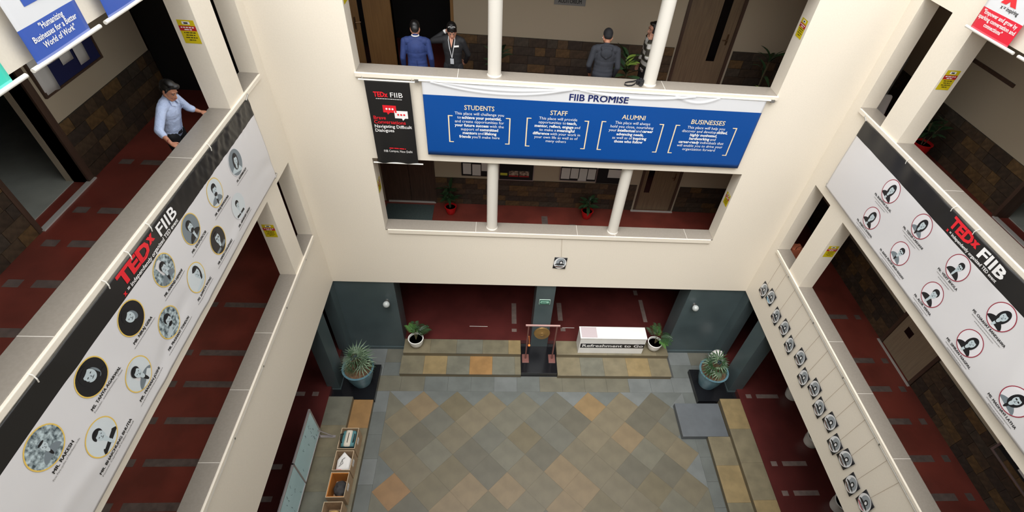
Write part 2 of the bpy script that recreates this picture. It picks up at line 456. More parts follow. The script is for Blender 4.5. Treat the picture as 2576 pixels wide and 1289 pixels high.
# door 3: ochre leaf standing open into the corridor beside the black doorway
root = thing('door_3', None, None, (-2.0, YWB, F2), kind='structure')
G().box((-2.11, YWB-0.02, F2), (-2.05, YWB+0.2, F2+2.2)).box((-0.90, YWB-0.02, F2), (-0.84, YWB+0.2, F2+2.2)).box((-2.05, YWB-0.02, F2+2.14), (-0.90, YWB+0.2, F2+2.2)).build('frame', WOODO, root)
hinge = Vector((-2.07, YWB-0.03, F2)); ang = math.radians(203)
R = Matrix.Rotation(ang, 3, 'Z')
lf = G().obox(hinge+R @ Vector((0.40, 0, 1.07)), (0.40, 0.022, 1.06), R).build('leaf', WOODO, root)
G().obox(hinge+R @ Vector((0.56, 0.024, 1.0)), (0.045, 0.004, 0.72), R).build('glass_strip', GLASSB, lf)
g = G(); g.obox(hinge+R @ Vector((0.70, 0.028, 1.05)), (0.018, 0.006, 0.11), R); g.tube([hinge+R @ Vector((0.70, 0.03, 1.08)), hinge+R @ Vector((0.70, 0.08, 1.08)), hinge+R @ Vector((0.60, 0.08, 1.08))], 0.01)
g.build('handle', mat('bronze', (120, 95, 70)), lf)
G().box((-4.2, YWB-0.02, F2), (-2.86, YWB, F2+0.9), 0.004).build('dark_panel', mat('near_black_laminate', (20, 18, 17), 0.5), root)
# door 4: dark brown pair behind the lower opening, with a metal foot bar
root = thing('door_4', None, None, (-2.1, YWB, F1), kind='structure')
G().box((-2.78, YWB-0.03, F1), (-2.72, YWB+0.1, F1+2.15)).box((-1.53, YWB-0.03, F1), (-1.47, YWB+0.1, F1+2.15)).build('frame', WOODD, root)
for a, b in ((-2.72, -2.13), (-2.12, -1.53)): G().box((a, YWB+0.0, F1+0.03), (b, YWB+0.04, F1+2.15), 0.004).build('leaf', WOODD, root)
G().box((-2.72, YWB-0.05, F1), (-1.5, YWB+0.0, F1+0.03), 0.006).build('threshold', WHITEM, root)
# door 5: doorway in the left corridor (upper storey): thick brown jambs, pale reveal, marble threshold
root = thing('door_5', None, None, (XWL, -2.5, F2), kind='structure')
g = G(); g.box((XWL-0.2, -1.98, F2), (XWL+0.03, -1.86, F2+2.2)).box((XWL-0.2, -3.16, F2), (XWL+0.03, -3.08, F2+2.2)).box((XWL-0.2, -3.08, F2+2.1), (XWL+0.03, -1.98, F2+2.2)); g.build('frame', WOODD, root)
G().box((XWL-0.02, -3.10, F2), (XWL+0.06, -1.86, F2+0.02), 0.004).build('threshold', WHITEM, root)
G().box((XWL-0.30, -1.98, F2), (XWL-0.21, -1.70, F2+2.1)).build('reveal', PAINT_IN, root)
# door 6: pale veneer door in the right corridor below, with a black push plate
root = thing('door_6', None, None, (XWR, -2.6, F1), kind='structure')
g = G(); g.box((XWR-0.05, -2.12, F1), (XWR+0.1, -2.04, F1+2.15)).box((XWR-0.05, -3.24, F1), (XWR+0.1, -3.16, F1+2.15)).box((XWR-0.05, -3.16, F1+2.08), (XWR+0.1, -2.12, F1+2.15)); g.build('frame', WOODD, root)
lf = G().box((XWR-0.02, -3.16, F1+0.02), (XWR+0.03, -2.12, F1+2.08), 0.004).build('leaf', mat('pale_veneer', (150, 132, 108), 0.45, rgb2=(138, 120, 98), scale=4, stretch=(9, 9, .5)), root)
G().box((XWR-0.026, -2.50, F1+0.62), (XWR-0.018, -2.30, F1+0.78)).build('push_plate', GLASSB, lf)
G().box((XWR-0.10, -3.26, F1), (XWR-0.051, -2.02, F1+0.018), 0.004).build('threshold', WHITEM, root)
# door 7: doorway in the right corridor above
root = thing('door_7', None, None, (XWR+0.04, -2.6, F2), kind='structure')
g = G(); g.box((XWR-0.03, -1.99, F2), (XWR+0.24, -1.92, F2+2.2)).box((XWR-0.03, -3.36, F2), (XWR+0.24, -3.28, F2+2.2)).box((XWR-0.03, -3.28, F2+2.12), (XWR+0.24, -1.99, F2+2.2)); g.build('frame', WOODD, root)
G().box((XWR-0.06, -3.30, F2), (XWR+0.03, -1.97, F2+0.02), 0.004).build('threshold', WHITEM, root)

# ------------------------------------------------------------------ ground storey
COURT = mat('court_bed', (70, 70, 68), 0.9)
g = G().box((-9.5, YF-3, -0.2), (12, 4.2, -0.012))
GF = structure('floor.003', g, COURT)
TILEC = [(122, 113, 92), (118, 108, 84), (130, 119, 96), (112, 110, 98), (120, 116, 100), (108, 103, 88), (140, 121, 92), (112, 116, 112), (150, 124, 86), (154, 118, 78), (124, 128, 126)]
TILEM = [mat('slate_tile_%d' % i, tuple(x*0.83 for x in c), 0.42, var=0.05, scale=2.6) for i, c in enumerate(TILEC)]
HD = 0.44
def tile_mesh(pts, k):
    me = G().prism([(p[0], p[1], -0.012) for p in pts], (0, 0, 0.012)).mesh('tile', TILEM[k]); return me
X0, X1, Y0 = -2.59, 5.33, -1.36
accent = {(-1.71, -1.80): 6, (-2.15, -3.99): 9, (1.37, -1.80): 6, (2.69, -1.80): 8, (4.45, -2.24): 9, (3.57, -2.68): 6, (-0.83, -1.80): 1, (1.81, -2.24): 6, (4.89, -4.43): 8, (0.05, -4.0): 9, (-0.39, -2.24): 2}
full = {}
j = 0; y = Y0
while y > YF+0.3:
    xs = [X0+HD*(j % 2 == 0)+2*HD*i for i in range(0, 11)]
    for x in xs:
        if x > X1+0.01: continue
        poly = [(-HD, 0), (0, -HD), (HD, 0), (0, HD)]
        cl = [(x+a, y+b) for a, b in poly]
        if y > Y0-0.01: cl = [p for p in ((x-HD, y), (x, y-HD), (x+HD, y))]
        clipped = False
        if x < X0+0.01: cl = [(x, y-HD), (x+HD, y), (x, y+HD)]; clipped = True
        if x > X1-0.01: cl = [(x, y-HD), (x, y+HD), (x-HD, y)]; clipped = True
        if clipped and y > Y0-0.01: j = j; continue
        k = random.choice((0, 0, 1, 1, 2, 3, 4, 5, 5, 0, 6))
        if y > Y0-0.01: k = random.choice((7, 7, 10))
        elif clipped: k = random.choice((7, 10, 4))
        for (ax, ay), kk in accent.items():
            if abs(ax-x) < 0.2 and abs(ay-y) < 0.2: k = kk
        cx = sum(p[0] for p in cl)/len(cl); cy = sum(p[1] for p in cl)/len(cl)
        sc = 0.9975; pts = [((p[0]-cx)*sc, (p[1]-cy)*sc) for p in cl]
        key = (len(cl), y > Y0-0.01, x < X0+0.01, x > X1-0.01, k)
        if key not in full: full[key] = tile_mesh(pts, k)
        part('tile', full[key], GF, (cx, cy, 0))
    y -= HD; j += 1
# border of grey rectangular slabs
def slab(x0, y0, x1, y1, k): part('tile', tile_mesh([(x0+.002, y0+.002), (x1-.002, y0+.002), (x1-.002, y1-.002), (x0+.002, y1-.002)], k), GF)
x = -2.96
while x < 5.70:
    w = min(0.62, 5.70-x); slab(x, Y0, x+w, -0.88, random.choice((7, 7, 10, 4))); x += w
y = Y0
while y > YF+0.1:
    for a, b in ((-2.96, X0), (X1, 5.70)): slab(a, max(y-0.62, YF), b, y, random.choice((7, 10, 7)))
    y -= 0.62
x = -4.1
while x < 6.9:
    w = 0.62
    for y0, y1 in ((-0.88, -0.45), (-0.45, 0.03)):
        if x+w < -2.2 or x > 4.9: slab(x, y0, x+w, y1, random.choice((7, 10, 3)))
    x += w
# raised red floor of the ground corridors
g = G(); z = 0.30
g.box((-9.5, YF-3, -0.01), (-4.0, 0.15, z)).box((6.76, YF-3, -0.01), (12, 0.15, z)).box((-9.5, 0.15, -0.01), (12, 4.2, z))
FG = structure('floor.004', g, mat('red_oxide_floor_shaded', (78, 35, 33), 0.25, var=0.08, scale=1.5))  # same red oxide floor, the ground storey's shade put into a darker colour
bx = []
for y in (-1.64, -3.53, -4.25, -4.98): bx += [(6.95, 7.10, y-0.06, y+0.06), (7.24, 7.86, y-0.06, y+0.06), (-5.2, -4.6, y-0.06, y+0.06), (-4.42, -4.27, y-0.06, y+0.06)]
bx += [(0.62, 0.76, 0.75, 1.55), (0.62, 0.76, 0.45, 0.56), (2.0, 2.14, 0.9, 1.6), (2.05, 2.19, 0.5, 0.62), (4.6, 4.72, 0.9, 1.8), (4.5, 4.62, 2.0, 2.2)]
inlay(FG, bx, z)
# outer walls of the ground storey, grey panels at the back corners, piers
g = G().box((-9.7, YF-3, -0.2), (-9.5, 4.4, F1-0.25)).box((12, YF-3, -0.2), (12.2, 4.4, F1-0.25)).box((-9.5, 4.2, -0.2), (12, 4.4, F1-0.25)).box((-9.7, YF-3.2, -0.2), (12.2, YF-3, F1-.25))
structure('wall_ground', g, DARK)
g = G().box((-3.80, 0.03, 0), (-2.36, 0.55, 2.72)).box((-4.07, -0.26, 0), (-3.80, 0.55, 2.72))
g.box((-3.80, 0.0, 0.0), (-2.36, 0.03, 0.10))
structure('wall_grey_left', g, SLATEW)
g = G().box((5.10, 0.03, 0), (6.55, 0.55, 2.72)).box((6.55, -0.26, 0), (6.82, 0.55, 2.72))
g.box((5.10, 0.0, 0.0), (6.55, 0.03, 0.10))
structure('wall_grey_right', g, SLATEW)
for nm, x0, x1 in (('left', -4.11, -3.80), ('right', 6.55, 6.92)):
    g = G().box((x0, -1.42, 0.15), (x1, -0.93, 2.72)); 
    g.box((x0-0.01, -1.43, 0.15), (x1+0.01, -0.92, 0.20)); structure('wall_pier_'+nm, g, SLATEW)
structure('wall_pier_centre', G().box((1.15, 0.05, 0.15), (1.63, 0.50, 2.72)), SLATEW)
structure('wall_plinth_left', G().box((-4.08, -1.70, -0.01), (-2.91, -0.63, 0.15), 0.004), BLKGR)
structure('wall_plinth_right', G().box((5.65, -1.71, -0.01), (6.80, -0.69, 0.15), 0.004), BLKGR)
structure('floor_platform', G().box((0.87, -0.86, -0.01), (1.87, 0.145, 0.15), 0.004), BLKGR)

# stone steps, slab by slab
STEPM = [mat('step_slate_%d' % i, tuple(x*0.87 for x in c), 0.4, var=0.06, scale=4) for i, c in enumerate([(130, 120, 96), (122, 115, 94), (118, 116, 102), (150, 130, 92), (160, 122, 76)])]
def steps(label, axis, runs, name='stone_steps'):
    root = thing(name, label, 'steps', (0, 0, 0))
    for a0, a1, b0, b1, z, seq, ln in runs:
        g = G(); g.box((a0, b0, -0.01), (a1, b1, z-0.03)) if axis == 'x' else g.box((b0, a0, -0.01), (b1, a1, z-0.03))
        g.build('riser', mat('step_riser', (104, 94, 74), 0.6), root)
        a = a0; i = 0
        while a < a1-0.01:
            w = min(ln, a1-a); 
            if a1-a-w < 0.1: w = a1-a
            k = seq[i % len(seq)]; g = G()
            e = 0.012
            g.box((a+.001, b0-(e if axis == 'x' else e), z-0.03), (a+w-.001, b1, z), 0.003) if axis == 'x' else g.box((b0-e, a+.001, z-0.03), (b1+e*0, a+w-.001, z), 0.003)
            g.build('slab', STEPM[k], root); a += w; i += 1
    return root
steps('two tan slate steps left of the black platform', 'x', [(-2.40, 0.865, -0.90, -0.32, 0.15, (1, 3, 2, 4, 2, 1), 0.62), (-2.36, 0.865, -0.32, 0.145, 0.30, (0, 1, 2, 1, 3), 0.72)])
steps('two tan slate steps under the white refreshment counter', 'x', [(1.875, 5.09, -0.92, -0.32, 0.15, (0, 2, 0, 3, 0), 0.66), (1.875, 5.09, -0.32, 0.145, 0.30, (0, 0, 1, 0), 0.72)])
steps('long tan slate steps along the left side under the boxes', 'y', [(YF, -1.71, -3.41, -2.93, 0.15, (0, 1, 1, 0, 3, 1, 0, 0, 4), 0.80), (YF, -1.71, -3.99, -3.41, 0.30, (0, 2, 0, 1, 0, 2, 1, 0, 2), 0.80)])
steps('long tan slate steps along the right side', 'y', [(YF, -2.74, 5.63, 6.20, 0.15, (0, 1, 0, 0, 1, 3, 0), 0.9), (YF, -1.72, 6.20, 6.755, 0.30, (0, 3, 0, 1, 3, 0), 0.9)])
o = G().box((4.97, -2.735, 0.0), (6.18, -1.78, 0.15), 0.005).build('landing_step', mat('blue_grey_slate', (88, 92, 96), 0.45, var=0.04, scale=3))
tag(o, 'dark blue-grey square landing step beside the right plinth', 'step')

# white round columns
for z0, z1, lv in ((Z1, 6.16, 'lower'), (Z2, 9.57, 'upper')):
    for x, wh in ((0.004, 'left'), (2.738, 'right')):
        root = thing('column', 'white round column, %s one in the %s back opening' % (wh, lv), 'column', (x, TB/2, z0), group='white columns in the back openings')
        G().lathe([(0.115, 0.0), (0.115, z1-z0)], (x, TB/2, z0), 28).build('shaft', WHITEP, root, smooth=True)
        G().lathe([(0.128, 0.0), (0.128, 0.015), (0.116, 0.03)], (x, TB/2, z0), 28).build('base_ring', WHITEP, root, smooth=True)
for x, wh in ((0.004, 0), (2.738, 1)):
    pass
# ------------------------------------------------------------------ banners, flags, stickers, cards
RED = mat('print_red', (222, 32, 44), 0.45); WHT = mat('print_white', (236, 234, 232), 0.45); BLK = mat('print_black', (24, 23, 24), 0.45)
VBLACK = mat('black_vinyl', (30, 29, 29), 0.35); VWHITE = mat('white_vinyl', (216, 213, 213), 0.4); VBLUE = mat('blue_vinyl', (0, 70, 145), 0.4)
VLIL = mat('pale_grey_white_vinyl', (214, 214, 216), 0.4); NAVY = mat('print_navy', (22, 34, 92), 0.45); GOLD = mat('print_sand', (232, 212, 176), 0.45)
GREYT = mat('print_grey', (120, 116, 114), 0.5); YEL = mat('print_yellow_ring', (226, 190, 92), 0.5); CRIM = mat('print_crimson_ring', (150, 40, 60), 0.5)
PD = mat('photo_black', (26, 26, 30), 0.4); PM = mat('photo_mid_grey', (118, 128, 134), 0.4); PL = mat('photo_light_grey', (190, 202, 206), 0.4); PB = mat('photo_pale', (206, 212, 214), 0.4)
PBUSY = mat('photo_busy_crowd', (60, 74, 80), 0.4, rgb2=(190, 205, 208), scale=26)
ROD = mat('white_plastic_rod', (222, 218, 210), 0.35)

def portrait(s, cu, cv, r, ring, bg, hair='short', body=2, face=4, tilt=0.0, sc=1.0, dx=0.0, beard=False, glasses=False, busy=False, off=0.004, dark=False):
    """a round printed photograph: ring, ground, shoulders, hair, face"""
    mats = [ring, bg, PD, PM, PL, PBUSY]
    g = G(); g.m(0); s.ring(g, cu, cv, r*0.965, r*1.03, off+0.0006)
    g.m(5 if busy else 1); s.disc(g, cu, cv, r*0.97, r*0.97, off, 36)
    def P(a, b):
        c, t = math.cos(tilt), math.sin(tilt); x = (a*c-b*t)*sc+dx; y = (a*t+b*c)*sc
        d = math.hypot(x, y)
        if d > 0.96: x *= 0.96/d; y *= 0.96/d
        return (cu+x*r, cv+y*r)
    def blob(mi, cx, cy, rx, ry, o, a0=0.0, a1=2*PI, n=22):
        g.m(mi); pts = []
        for k in range(n+1 if a1-a0 < 6.2 else n):
            a = a0+(a1-a0)*k/n; pts.append(s.at(*P(cx+rx*math.cos(a), cy+ry*math.sin(a)), off+o))
        g.poly(pts)
    blob(body, 0, -0.92, 0.80, 0.70, 0.0012, 0, PI)
    if body != 4 and not dark: blob(4 if body == 2 else 2, 0, -0.55, 0.10, 0.32, 0.0018)
    if hair == 'long': blob(2, 0, 0.08, 0.40, 0.62, 0.0024)
    elif hair == 'short': blob(2, 0, 0.34, 0.33, 0.34, 0.0024)
    if not dark: blob(face, 0, -0.22, 0.13, 0.25, 0.0028)
    if dark: blob(3, 0.16, -0.02, 0.20, 0.36, 0.0026)
    blob(face, 0.02, 0.13, 0.25, 0.34, 0.0034)
    blob(2, 0.0, 0.46, 0.26, 0.10, 0.0042)
    if beard: blob(2, 0.02, -0.12, 0.20, 0.14, 0.0040)
    for ex in (-0.09, 0.13): blob(2, ex, 0.17, 0.085 if glasses else 0.045, 0.055 if glasses else 0.022, 0.0046, n=10)
    blob(3, 0.02, 0.06, 0.025, 0.07, 0.0044, n=8); blob(2, 0.02, -0.04, 0.09, 0.018, 0.0048, n=10)
    o = g.build('portrait', mats, s.root); return o
def caption(s, cu, v, name, w, lines, sub=None, seed=1):
    rnd = random.Random(seed)
    s.text(name, cu, v, 0.050, BLK, bold=0.0016, align='CENTER', width=w, name='caption')
    k = 0
    for lw in lines:
        k += 1; g = G()
        if sub and k == 1: put_text(g, sub, s.fn(0.004), cu, v-0.040*k, 0.030, 0, 0, 'CENTER', lw)
        else: words(g, s.fn(0.004), cu, v-0.036*k, 0.007, lw, rnd, 'CENTER')
        tag(g.build('caption_line', GREYT, s.root), kind='stuff')
def ties(s, us, v):
    for u in us: G().tube([s.at(u, v-0.015, 0.006), s.at(u, v+0.03, 0.018), s.at(u+0.01, v+0.075, 0.004), s.at(u+0.01, v+0.088, -0.03)], 0.006, 6).build('tie', ROD, s.root)

# --- long white banner with black head, left balcony
LU = 7.40
def dl(u, v):
    y = u-LU; a = max(0.0, min(1.0, (y+4.0)/1.6)); b = max(0.0, min(1.0, (v-1.02)/0.25))
    d = 0.006*math.sin(2.1*u+1.5*v)+0.006*math.sin(3.7*v+0.9*u)
    d += 0.016*b*a*(noise.noise(Vector((7*u-5*v, 2.2*v, 1.0)))+0.7*noise.noise(Vector((15*u+9*v, 3*v, 4.0)))+0.4*noise.noise(Vector((30*u-8*v, 5*v, 9.0))))
    d += 0.009*math.exp(-((v-0.25-0.12*math.sin(2.4*u))/0.10)**2)*math.sin(1.7*u)
    d += 0.008*math.exp(-(((u-1.7)-(1.2-v)*0.5)/0.12)**2)+0.008*math.exp(-(((u-3.1)-(1.2-v)*0.35)/0.10)**2)
    return 0.012+d*0.9
def strip_edge(u): return 1.14+0.012*math.sin(5*u)+0.008*math.sin(11*u)
L = Sheet('speaker_banner', 'long white banner with black head strip along the left balcony', 'banner', (XL+0.040, -LU, 6.33), (0, 1, 0), (0, 0, 1), (1, 0, 0), 6.43, 1.41, dl)
L.cloth('cloth', [(0, 1.14, 0, 34), (1.14, 1.41, 1, 14)], [VWHITE, VBLACK], 220)
lg = L.text('TED', -4.79+LU, 1.245, 0.215, RED, bold=0.010, shear=0.0, name='logo', width=0.60)
L.text('x', -4.17+LU, 1.30, 0.15, RED, bold=0.012, name='logo')
L.text('FIIB', -4.00+LU, 1.235, 0.20, WHT, bold=0.003, name='logo', width=0.42)
L.text('x', -4.83+LU, 1.165, 0.07, RED, bold=0.004)
L.text('= independently organized TED event', -4.76+LU, 1.165, 0.070, WHT, bold=0.0014, width=1.15)
rowA = [(-6.37, 'MR. RAKESH', .30, 'First Para-cyclist of Northeast India', dict(bg=PB, busy=True, hair=None, body=3, sc=.7)),
        (-5.66, 'MS. TANYA AGARWAL', .50, 'Founder, wealthyhustlers, Think', dict(bg=PD, hair='long', tilt=.35, sc=1.3, dark=True)),
        (-4.93, 'MR. NIRAJ GERA', .38, None, dict(bg=PD, hair='short', tilt=.5, sc=1.15, dark=True)),
        (-4.21, 'MR. ANAND HEMANI', .44, None, dict(bg=PB, busy=True, hair='short', body=3, sc=.9)),
        (-3.48, 'MR. SALEM JACOB', .42, None, dict(bg=PM, hair='short', body=2, tilt=.15, beard=True)),
        (-2.72, 'MR. VIRAJ BAHUGUNA', .46, None, dict(bg=PB, hair='short', body=3, beard=True, tilt=-.15)),
        (-1.98, 'MS. ASHWINI ROY', .36, None, dict(bg=PM, hair='long', body=4, tilt=-.3))]
rowB = [(-6.02, 'MR. BHAICHUNG BHUTIA', .60, 'Former Captain of Indian Football', dict(bg=PB, hair='short', body=2, tilt=.2)),
        (-5.29, 'MR. MANAN JOSHI', .44, None, dict(bg=PB, hair='short', body=3, tilt=.3)),
        (-4.57, 'MR. PRASHANT TONDON', .52, None, dict(bg=PL, busy=True, hair='short', body=4, beard=True)),
        (-3.83, 'MS. SHWETA WONG', .42, None, dict(bg=PB, hair='long', body=4, dx=.2, sc=1.1)),
        (-3.11, 'MR. DIPESH CHAUDHARY', .52, None, dict(bg=PD, hair=None, body=3, glasses=True, sc=1.15)),
        (-2.34, 'MR. ABHISHEK SINGH', .46, None, dict(bg=PB, hair='short', body=2, sc=.8, dx=-.1))]
for row, zc in ((rowA, 7.26), (rowB, 6.75)):
    for k, (y, nm, w, sub, st) in enumerate(row):
        st = dict(st); bg = st.pop('bg')
        portrait(L, y+LU, zc-6.33, 0.195, YEL if y < -2.5 else VLIL, bg, **st)
        caption(L, y+0.02+LU, zc-6.33-0.245, nm, w, [w*1.15] if not sub else [w*1.35 if w < .5 else w], sub, seed=k+31)
ties(L, [-4.92+LU, -4.50+LU, -4.05+LU, -2.4+LU, -6.0+LU], 1.39)
g = G(); g.tube([L.at(6.36, 1.40, 0.0), L.at(6.47, 1.44, 0.0), L.at(6.50, 1.45, -0.035)], 0.012).tube([L.at(6.38, 0.0, 0.0), L.at(6.48, 0.03, 0.0), L.at(6.49, 0.03, -0.035)], 0.010)
g.build('hook', STEEL, L.root)

# --- its twin on the right balcony
RU0 = -0.60
def dr(u, v): return 0.012+0.005*math.sin(1.6*u+2.2*v)+0.005*math.sin(4.1*v-1.1*u)+0.006*max(0, min(1, (v-1.0)/.3))*(math.sin(9*u)+0.6*math.sin(15*u+3*v))+0.005*math.exp(-((u-4.6-(0.8-v)*.4)/.12)**2)
Rb = Sheet('speaker_banner', 'long white banner with black head strip along the right balcony', 'banner', (XR-0.040, RU0, 6.36), (0, -1, 0), (0, 0, 1), (-1, 0, 0), 6.7, 1.38, dr)
Rb.cloth('cloth', [(0, 1.09, 0, 30), (1.09, 1.38, 1, 10)], [VWHITE, VBLACK], 180)
ur = lambda y: RU0-y
Rb.text('TED', ur(-3.22), 1.205, 0.205, RED, bold=0.010, name='logo', width=0.46)
Rb.text('x', ur(-3.69), 1.25, 0.14, RED, bold=0.012, name='logo')
Rb.text('FIIB', ur(-3.83), 1.195, 0.20, WHT, bold=0.006, name='logo', width=0.48)
Rb.text('x', ur(-3.25), 1.125, 0.06, RED, bold=0.004)
Rb.text('= independently organized TED event', ur(-3.31), 1.125, 0.062, WHT, bold=0.0012, width=0.98)
r1 = [('Ms. BHAWNA DALAL', .50, 'long', dict(body=2)), ('Ms. TEENA LAKHANI', .52, 'long', dict(body=3)), ('Mr. VIDIT BHOLA', .44, 'short', dict(body=2, glasses=True, sc=.85, dx=.1)), ('MS. CHAAHAT RANDHAWA', .62, 'long', dict(body=2, dx=.1))]
r2_ = [('Ms. ANJALI S SHARMA', .50, 'long', dict(body=2)), ('Mr. RAHUL PRATAP SINGH RAGHAV', .70, 'short', dict(body=3, glasses=True, sc=.9)), ('Mr. ALOK VERMA', .42, 'short', dict(body=2, dx=.1)), ('MS. SIMRAN NAGPAL', .52, 'long', dict(body=2, dx=.1)), ('MS. MADHAVI LATHA', .50, 'long', dict(body=3, glasses=True))]
for row, zc in ((r1, 7.255), (r2_, 6.705)):
    for k, (nm, w, hr, st) in enumerate(row):
        y = -2.01-0.885*k
        portrait(Rb, ur(y), zc-6.36, 0.187, CRIM, mat('photo_white', (226, 222, 224), .4), hair=hr, tilt=-0.2, **st)
        caption(Rb, ur(y), zc-6.36-0.235, nm, w, [w*.9, w*.6], None, seed=k+71)
ties(Rb, [ur(-1.9), ur(-3.1), ur(-3.6), ur(-5.0)], 1.36)
g = G(); g.tube([Rb.at(0.02, 1.37, 0.0), Rb.at(-0.07, 1.41, 0.0), Rb.at(-0.09, 1.42, -0.03)], 0.011).tube([Rb.at(0.02, 0.01, 0.0), Rb.at(-0.05, 0.04, -0.03)], 0.009)
g.build('hook', STEEL, Rb.root)

# --- blue promise banner on the back balcony
PX0 = -1.22
def dp(u, v):
    t = max(0, min(1, (v-1.12)/0.25)); s = u/6.15
    sag = lambda a, b, dep: math.exp(-((v-(1.41-dep*4*max(0, (s-a)*(b-s))/(b-a)**2))/0.022)**2) if a < s < b else 0
    return 0.010+t*(0.014*sag(0.02, 0.42, 0.16)+0.010*sag(0.05, 0.40, 0.09)+0.012*sag(0.44, 0.78, 0.10)+0.010*sag(0.72, 0.85, 0.12))+0.003*math.sin(2*u+3*v)
Pm = Sheet('promise_banner', 'wide blue banner with white head listing four promises on the back balcony', 'banner', (PX0, -0.048, 6.33), (1, 0, 0), (0, 0, 1), (0, -1, 0), 6.10, 1.41, dp)
Pm.cloth('cloth', [(0, 1.175, 0, 12), (1.175, 1.41, 1, 18)], [VBLUE, VLIL], 150)
Pm.text('FIIB PROMISE', 1.31-PX0, 1.215, 0.170, NAVY, bold=0.004, width=1.05)
def para(s, cx, top, step, size, lines, m):
    for i, ln in enumerate(lines):
        gn = G()
        segs = []; bold = False
        for piece in ln.split('*'):
            if piece: segs.append((piece, bold))
            bold = not bold
        sp = size*0.22
        wd_ = [text_width(t.strip(), size, 0.0022 if b else 0.0) for t, b in segs]
        tot = sum(wd_)+sp*(len(segs)-1); x = cx-tot/2
        for (t, b), w in zip(segs, wd_):
            put_text(gn, t.strip(), s.fn(0.004), x, top-step*i, size, 0.0022 if b else 0.0); x += w+sp
        gn.build('lettering', m, s.root)
blocks = [(-0.25, 'STUDENTS', 7.265, .53, (-0.81, 0.31, 6.62, 7.15), ['This place will challenge you', 'to *achieve your potential,*', 'and create opportunities for', '*your future success* with the', 'support of *committed*', '*mentors* and *lifelong*', "*friends* you'll make here"]),
          (1.17, 'STAFF', 7.255, .31, (0.60, 1.74, 6.60, 7.18), ['This place will provide', 'opportunities to *teach,*', '*mentor, reflect, engage* and', 'to make a *meaningful*', '*difference* with your work in', 'your own life as well as of', 'many others']),
          (2.55, 'ALUMNI', 7.245, .43, (1.97, 3.14, 6.60, 7.19), ['This place will always', 'hold you close, nourishing', 'your *intellectual* and *career*', '*advancing needs,*', 'as well as of *inspiring*', '*those who follow*']),
          (3.95, 'BUSINESSES', 7.225, .64, (3.36, 4.54, 6.60, 7.19), ['This place will help you', 'discover and develop *skilled,*', '*highly motivated,*', '*hardworking* and', '*career-ready* individuals that', 'will enable you to drive your', 'organization forward'])]
for cx, hd, zb, hw, (bx0, bx1, bz0, bz1), lines in blocks:
    Pm.text(hd, cx-PX0, zb-6.33, 0.125, GOLD, bold=0.0014, align='CENTER', width=hw)
    para(Pm, cx-PX0, zb-6.33-0.095, 0.075, 0.077, lines, WHT)
    t = 0.022; e = 0.085
    for xa, sg in ((bx0, 1), (bx1, -1)):
        g = G()
        for (u0, v0, u1, v1) in ((0, bz0, t, bz1), (t, bz0, e, bz0+t*.8), (t, bz1-t*.8, e, bz1)):
            g.add([Pm.at(xa-PX0+sg*a, b-6.33, 0.004) for a, b in ((u0, v0), (u1, v0), (u1, v1), (u0, v1))], [(0, 1, 2, 3) if sg > 0 else (3, 2, 1, 0)])
        g.build('bracket', GOLD, Pm.root)
G().tube([Pm.at(-0.06, 1.41, 0.0), Pm.at(6.24, 1.41, 0.0)], 0.012).build('rod', ROD, Pm.root, smooth=True)
for xa in (4.95, -1.34): G().box((xa, -0.07, 7.71), (xa+0.07, -0.046, 7.76)).build('bracket_plate', STEEL, Pm.root)

# --- black event banner beside it
def dbk(u, v): return 0.008+0.006*math.sin(14*u+0.6*v)*(1.2-v/1.6)+0.003*math.sin(5*v)
Bk = Sheet('event_banner', 'narrow black hanging banner with red and white speech bubbles', 'banner', (-2.17, -0.075, 6.12), (1, 0, 0), (0, 0, 1), (0, -1, 0), 0.75, 1.60, dbk)
Bk.cloth('cloth', [(0, 1.60, 0, 40)], [VBLACK], 40)
Bk.text('TEDx', 0.12, 1.315, 0.125, RED, bold=0.004, width=0.24, name='logo')
Bk.text('FIIB', 0.39, 1.315, 0.125, WHT, width=0.21, name='logo')
g = G(); words(g, Bk.fn(.004), 0.15, 1.275, 0.010, 0.44, random.Random(3)); tag(g.build('lettering', WHT, Bk.root), kind='stuff')
def bubble(u0, v0, u1, v1, m, dots, tail):
    g = G(); r = 0.015
    pts = [(u0, v0), (u0+tail, v0), (u0+tail+0.015, v0-0.04), (u0+tail+0.055, v0), (u1, v0), (u1, v1), (u0, v1)]
    g.poly([Bk.at(a, b, 0.004) for a, b in pts]); o = g.build('speech_bubble', m, Bk.root)
    for k in (-1, 0, 1):
        g = G(); Bk.disc(g, (u0+u1)/2+k*0.052, (v0+v1)/2, 0.018, 0.018, 0.006, 12); g.build('dot', dots, o)
bubble(0.24, 1.03, 0.47, 1.165, RED, WHT, 0.06); bubble(0.43, 0.93, 0.66, 1.07, WHT, RED, 0.12)
Bk.text([('Brave', 0.05, 0.895), ('Conversations', 0.05, 0.815)], 0, 0, 0.095, RED, bold=0.001)
Bk.text([('Navigating Difficult', 0.045, 0.735), ('Dialogues', 0.045, 0.655)], 0, 0, 0.086, WHT, bold=0.001)
g = G(); words(g, Bk.fn(.004), 0.25, 0.315, 0.020, 0.30, random.Random(5)); tag(g.build('lettering', RED, Bk.root), kind='stuff')
Bk.text('FIIB Campus, New Delhi', 0.14, 0.245, 0.066, WHT, width=0.52)
for v in (0.0, 1.60):
    G().tube([Bk.at(-0.09, v, 0.0), Bk.at(0.84, v, 0.0)], 0.013).build('rod', ROD, Bk.root, smooth=True)
G().tube([(-2.2, -0.07, 7.73), (-2.2, -0.02, 7.78), (-2.2, 0.0, 7.78)], 0.006).tube([(-1.38, -0.07, 7.73), (-1.38, -0.02, 7.78), (-1.38, 0.0, 7.78)], 0.006).build('hook', STEEL, Bk.root)

